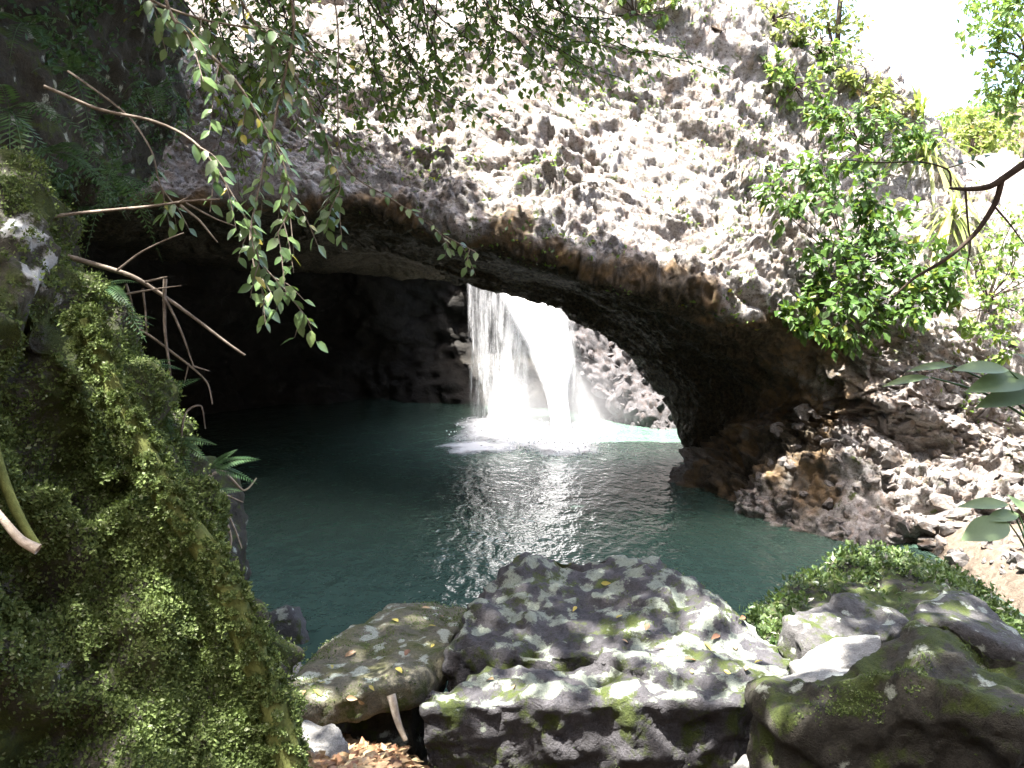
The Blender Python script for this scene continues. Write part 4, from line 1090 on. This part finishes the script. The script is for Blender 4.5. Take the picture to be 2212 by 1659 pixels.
# ---- ferns
def fern_frond(b, d, L, rng, sag=.5, np_=16, pw=.28):
    d = np.array(d, float); d /= np.linalg.norm(d)
    t_ = np.linspace(0, 1, 12)
    c_ = b + d * L * t_[:, None] + np.array([0, 0, -1.0]) * sag * L * (t_ ** 2)[:, None]
    parts = []
    r = tube(c_, .004, .001, 4, 14); parts.append((r[0], r[1]))
    V, F = [], []
    for k in range(np_):
        u = .12 + .86 * k / np_
        p = np.array([np.interp(u, t_, c_[:, j]) for j in range(3)])
        tg = d + np.array([0, 0, -2 * sag * u]); tg /= np.linalg.norm(tg)
        s = np.cross(tg, [0, -.35, 1.0]); s /= max(np.linalg.norm(s), 1e-6)
        pl_ = pw * L * (1 - u) ** .7 * min(1, u * 4 + .3)
        for sg in (-1, 1):
            dd = s * sg + tg * .35 + np.array([0, 0, -.15])
            wv = tg * pl_ * .13
            o0 = len(V)
            V += [p - wv * .6, p + dd * pl_ * .5 - wv, p + dd * pl_, p + dd * pl_ * .5 + wv]
            F += [(o0, o0 + 1, o0 + 2, o0 + 3)]
    parts.append((np.array(V), np.array(F)))
    return join(parts)
def fern(label, base, n, L, seed, spread=(0.3, -.3, .6), sag=.6, group=None, pw=.28, jit=.7):
    r_ = np.random.default_rng(seed); root = empty('fern', base); tag(root, label, 'fern', group)
    for k in range(n):
        d = np.array(spread) + rdirs(r_, 1)[0] * jit
        v, f = fern_frond(np.array(base), d, L * r_.uniform(.65, 1.15), r_, sag * r_.uniform(.6, 1.3), pw=pw)
        me = mesh_np('frond', v, f); me.validate()
        under(link('frond', me, M['leaf_fern'], root), root)
    return root
FG = 'small ferns along the mossy outcrop'
for k, (px, py, yy, n, L, lb) in enumerate([
    (372, 955, 3.9, 4, .22, 'feathery fern on the outcrop edge at mid height, lit blue-green'),
    (455, 1010, 3.95, 3, .22, 'fern arching out from the outcrop above the dark water'),
    (430, 1075, 3.9, 3, .2, 'low fern on the outcrop below the arching one'),
    (300, 800, 3.9, 4, .24, 'fern beside the vertical dead stick on the outcrop'),
    (330, 860, 3.95, 3, .26, 'long single fern reaching right under the dead stick'),
    (215, 620, 3.9, 5, .26, 'bright green fern near the top of the outcrop under the bare twigs'),
    (250, 690, 3.9, 4, .22, 'small fern between the bare twigs and the moss')]):
    fern(lb, P(px, py, yy), n, L, 80 + k, (.75, -.25, .35), .4, FG)
HG = 'ferns hanging at upper left'
for k, (px, py, yy, n, L, lb) in enumerate([
    (20, 240, 5.5, 8, .6, 'large hanging fern at the left edge under the canopy, partly sunlit'),
    (110, 330, 5.8, 9, .55, 'dark green fern clump drooping above the outcrop'),
    (250, 380, 6.2, 7, .5, 'long fronds hanging over the dark cave at left'),
    (160, 160, 6.6, 7, .55, 'fern high on the shaded cliff at upper left'),
    (60, 60, 6.8, 7, .55, 'topmost fern in the shaded upper left corner'),
    (330, 190, 7.0, 6, .5, 'fern behind the bare curved twig at upper left')]):
    fern(lb, P(px, py, yy), n, L, 95 + k, (.2, -.4, .1), .8, HG, .2)

# ---- shaded left bank that carries the hanging ferns: a rock face behind them
lb_rows = [path((-500, -300, 5), (-150, -300, 7.2), (150, -260, 8.6), (330, -220, 10), (420, -200, 12)),
           path((-500, 0, 5), (-150, 0, 7.0), (130, 0, 8.4), (300, 20, 9.8), (400, 40, 12)),
           path((-500, 250, 5), (-150, 220, 6.9), (110, 220, 8.2), (260, 240, 9.6), (360, 260, 12)),
           path((-500, 420, 5.2), (-150, 400, 7.0), (90, 400, 8.2), (220, 410, 9.6), (320, 420, 12)),
           path((-500, 480, 6), (-150, 470, 8.0), (60, 460, 9.5), (180, 460, 11), (280, 450, 13))]
g = loft(lb_rows, 120, 160); n_ = grid_normals(g)
if n_[60, 80][1] > 0: n_ = -n_
q = g.reshape(-1, 3); nl = n_.reshape(-1, 3)
a_, b_, i_ = cells(q * 1.8, 3)
q = q + nl * (.25 * fbm(q * .9, 4, 5) + .2 * (i_ - .5) * sstep(0, .25, b_ - a_) + .05 * fbm(q * 6, 3, 7))[:, None]
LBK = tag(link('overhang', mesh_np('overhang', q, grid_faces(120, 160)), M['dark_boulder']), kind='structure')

kk = np.clip(.25 + 1.1 * fbm(q * 1.1, 3, 25), 0, 1)
o = link('wall_creeper', moss_tufts('wall_creeper', q + nl * .04, nl, 6000, .07, rng, kk, blades=3), M['leaf_fern'])
tag(o, 'dark small leaved plants growing on the shaded rock at upper left', 'creeper', kind='stuff')

# ---- dead branches on the outcrop
def dead(label, main, subs, r0=.012, mat='dead_wood'):
    root = empty('dead_branch', main[0]); tag(root, label, 'branch', 'dead branches over the dark cave')
    under(link('stick', tube_mesh('stick', tube(main, r0, r0 * .45, 7, 40, .022, 3)), M[mat], root), root)
    for k, (s_, r) in enumerate(subs):
        under(link('twig', tube_mesh('twig', tube(s_, r, r * .4, 6, 20, .015, k)), M[mat], root), root)
    return root
dead('long pale dead stick, uppermost, reaching right from the outcrop top', path((85, 478, 3.85), (150, 466, 3.9), (270, 450, 3.95), (390, 438, 4.0), (480, 434, 4.0)),
     [(path((385, 440, 4.0), (430, 470, 4.0), (472, 522, 4.0)), .007), (path((385, 438, 4.0), (415, 420, 4.0)), .005), (path((400, 442, 4.0), (460, 475, 4.05), (505, 492, 4.1)), .005)], .009, 'bark')
dead('long dead branch slanting down to the right across the dark cave', path((130, 545, 3.85), (200, 566, 3.9), (280, 592, 3.95), (350, 632, 4.0), (440, 692, 4.05), (538, 764, 4.1)),
     [(path((250, 584, 3.93), (300, 545, 3.95), (394, 500, 4.0)), .006), (path((215, 648, 3.9), (300, 632, 3.95), (390, 620, 4.0)), .006), (path((310, 612, 3.97), (360, 600, 4.0)), .006),
      (path((355, 600, 4.0), (360, 700, 4.0), (367, 842, 4.0)), .010), (path((350, 640, 4.0), (395, 730, 4.02), (420, 790, 4.04)), .007), (path((312, 625, 4.0), (318, 680, 4.0), (320, 720, 4.0)), .006),
      (path((275, 615, 3.97), (285, 650, 3.98), (290, 700, 3.98)), .006)], .013, 'bark')
dead('thin dark dead branch bending down towards the water beside the outcrop', path((270, 690, 3.95), (340, 730, 4.0), (400, 780, 4.05), (445, 830, 4.1), (462, 880, 4.1)),
     [(path((405, 785, 4.05), (395, 830, 4.05)), .005), (path((410, 790, 4.05), (450, 800, 4.1)), .005)], .007, 'bark')
dead('small arched dead twig standing on the outcrop edge', path((390, 950, 4.0), (402, 890, 4.05), (435, 882, 4.1), (450, 930, 4.12)), [], .006, 'bark')
dead('pale weathered sticks tangled at the foot of the outcrop edge', path((430, 1045, 4.1), (480, 1020, 4.15), (520, 1060, 4.2), (550, 1030, 4.25)),
     [(path((440, 1090, 4.1), (490, 1110, 4.15), (520, 1180, 4.15)), .007), (path((470, 1060, 4.1), (530, 1085, 4.2)), .005), (path((480, 1110, 4.1), (500, 1170, 4.1), (490, 1230, 4.1)), .008)], .007)
dead('short weathered stub of wood leaning on the end of the tilted slab', path((845, 1505, 5.0), (860, 1550, 4.95), (882, 1600, 4.9)), [], .03)

# ---- broad leaved plants at the right edge
def broad_plant(label, base, lv, mat='leaf_broad'):
    root = empty('broad_leaf_plant', base); tag(root, label, 'plant')
    tb = []
    for (a, b, w) in lv:
        a = np.array(a); b = np.array(b); tb.append(tube([np.array(base), (np.array(base) + a) / 2 + [0, 0, .06], a], .010, .005, 6, 12))
    under(link('stem', tube_mesh('stem', *tb), M['leaf_fern'], root), root)
    for k, (a, b, w) in enumerate(lv):
        a = np.array(a); b = np.array(b); L = np.linalg.norm(b - a)
        place_leaf('leaf', leaf_mesh('broad%d' % int(w * 100), mat, w, .05, .10, 8), a, b - a, (0.1, -.5, .85), L, root)
broad_plant('broad leaved plant at the right edge in front of the sunlit bank', P(2260, 930, 5.6),
            [(P(2010, 815, 5.7), P(1905, 828, 5.7), .12), (P(2060, 790, 5.7), P(1960, 795, 5.7), .13), (P(2180, 800, 5.6), P(2060, 790, 5.6), .2), (P(2230, 820, 5.6), P(2090, 835, 5.5), .22), (P(2240, 850, 5.6), P(2110, 870, 5.5), .2), (P(2250, 790, 5.6), P(2200, 760, 5.7), .25)])
broad_plant('low broad leaved plant above the gravel shore at right edge', P(2240, 1260, 6.2),
            [(P(2180, 1090, 6.2), P(2070, 1088, 6.2), .16), (P(2180, 1130, 6.1), P(2078, 1160, 6.0), .28), (P(2230, 1120, 6.2), P(2180, 1065, 6.3), .22), (P(2210, 1140, 6.1), P(2250, 1190, 6.0), .3), (P(2200, 1110, 6.2), P(2130, 1120, 6.1), .2)])

# ---- creeping cover on the right mound
def mesh_world(o):
    n = len(o.data.vertices); co = np.zeros(n * 3, np.float32); o.data.vertices.foreach_get('co', co)
    no = np.zeros(n * 3, np.float32); o.data.vertices.foreach_get('normal', no)
    return co.reshape(-1, 3) + np.array(o.location), no.reshape(-1, 3).astype(float)
mc, mn = mesh_world(mound)
ok = (mn[:, 2] > .05) & (mc[:, 2] > .5)
mc, mn = mc[ok], mn[ok]
kk = np.clip(.45 + 1.5 * fbm(mc * 1.8, 3, 5), .02, 1) * sstep(.7, 1.3, mc[:, 2])
o = link('creeping_plants', moss_tufts('creeping_plants', mc + mn * .03, mn, 8500, .055, rng, kk, blades=3), M['leaf_cover'])
tag(o, 'low creeping plants covering the mound of rock', 'ground cover', kind='stuff')
# creeper leaves spread over the cliff face
gq = GRID[75:265].reshape(-1, 3); gn = grid_normals(GRID)[75:265].reshape(-1, 3)
kk = np.clip(.05 + 1.3 * fbm(gq * .7, 3, 15), 0, 1)
o = link('creeper', moss_tufts('creeper', gq + gn * .05, gn, 30000, .09, rng, kk, blades=3), M['leaf_mid'])
tag(o, 'small leaved creeper scattered over the cliff face', 'creeper', kind='stuff')

# ---- moss tufts on slab and near boulder rim
near_b = [o_ for o_ in C.objects if o_.get('label', '').startswith('nearest dark boulder')][0]
for ob, n_t, sz_, nz_ in ((bpy.data.objects['mossy_slab'], 2600, .014, .35), (near_b, 5000, .014, .55), (big, 2600, .014, -.2)):
    vc, vn = mesh_world(ob); ok = vn[:, 2] > nz_
    kk = np.clip(.2 + 1.6 * fbm(vc[ok] * 2.0, 3, 9), 0, 1)
    m_ = link('moss', moss_tufts('moss', vc[ok], vn[ok], n_t, sz_, rng, kk), M['moss'], ob); m_.location = -ob.location; tag(m_, kind='stuff')

# ---- fallen leaves
def drop_on(ob, px, py):
    vc, vn = mesh_world(ob); d = ray(px, py); d /= np.linalg.norm(d)
    v_ = vc - np.array([0, 0, CAM_H]); t_ = v_ @ d; e = np.linalg.norm(v_ - t_[:, None] * d, axis=1)
    i = np.where(e < .03)[0]
    if not len(i): return None
    i = i[np.argmin(t_[i])]; return vc[i], vn[i]
fl = np.random.default_rng(77)
slab = bpy.data.objects['mossy_slab']
for ob, spots, lab, grp in ((slab, [(720, 1430), (770, 1400), (805, 1480), (700, 1470), (860, 1340), (920, 1350), (960, 1330), (790, 1520), (740, 1500), (660, 1485), (880, 1400), (850, 1440), (690, 1500), (940, 1385), (905, 1310)], 'small yellow or brown fallen leaf on the tilted mossy slab', 'fallen leaves on the slab'),
                      (big, [(1520, 1380), (1555, 1365), (1590, 1400), (1440, 1395), (1480, 1420), (1600, 1330), (1560, 1440), (1620, 1440), (1400, 1360), (1350, 1380), (1250, 1310), (1300, 1260), (1060, 1470), (1110, 1480), (1330, 1330), (1500, 1450), (1650, 1420)], 'small fallen leaf on the big layered boulder', 'fallen leaves on the boulder')):
    for k, (px, py) in enumerate(spots):
        h = drop_on(ob, px, py)
        if h is None: continue
        d = rdirs(fl, 1)[0]; d -= h[1] * (d @ h[1])
        yl = fl.random() < .5
        o = place_leaf('fallen_leaf', leaf_mesh('fy', 'leaf_yellow', .22, .1, .1) if yl else leaf_mesh('fd', 'leaf_dead', .24, .12, .12), h[0] + h[1] * .012, d, h[1] + fl.normal(0, .2, 3), fl.uniform(.05, .09), None)
        if ob is slab:
            where = 'on the pool side of the tilted mossy slab' if py < 1395 else ('on the low left end of the tilted mossy slab' if px < 745 else 'on the near edge of the tilted mossy slab')
        else:
            where = 'on the front ledge of the big layered boulder' if py > 1445 else ('on the right shoulder of the big layered boulder' if px > 1430 else 'on the top of the big layered boulder')
        tag(o, ('yellow' if yl else 'brown') + ' fallen leaf ' + where, 'leaf', grp + (', yellow ' if yl else ', brown ') + where.split(' of ')[0])
# litter on the ground at lower left
lx = fl.uniform(-2.0, -.45, 2600); ly = fl.uniform(3.6, 5.4, 2600)
lz = ground_z(lx, ly) + .10 * fbm(np.stack([lx, ly, ground_z(lx, ly)], 1) * .9, 5, 3) + .02
o = link('leaf_litter', scatter_leaves('leaf_litter', np.stack([lx, ly, lz], 1), np.stack([fl.normal(size=2600), fl.normal(size=2600), fl.normal(0, .2, 2600)], 1), np.tile([0, 0, 1.0], (2600, 1)) + fl.normal(0, .35, (2600, 3)), fl.uniform(.035, .10, 2600)), M['leaf_dead'])
tag(o, 'brown dead leaf litter on the ground at lower left', 'leaf litter', kind='stuff')
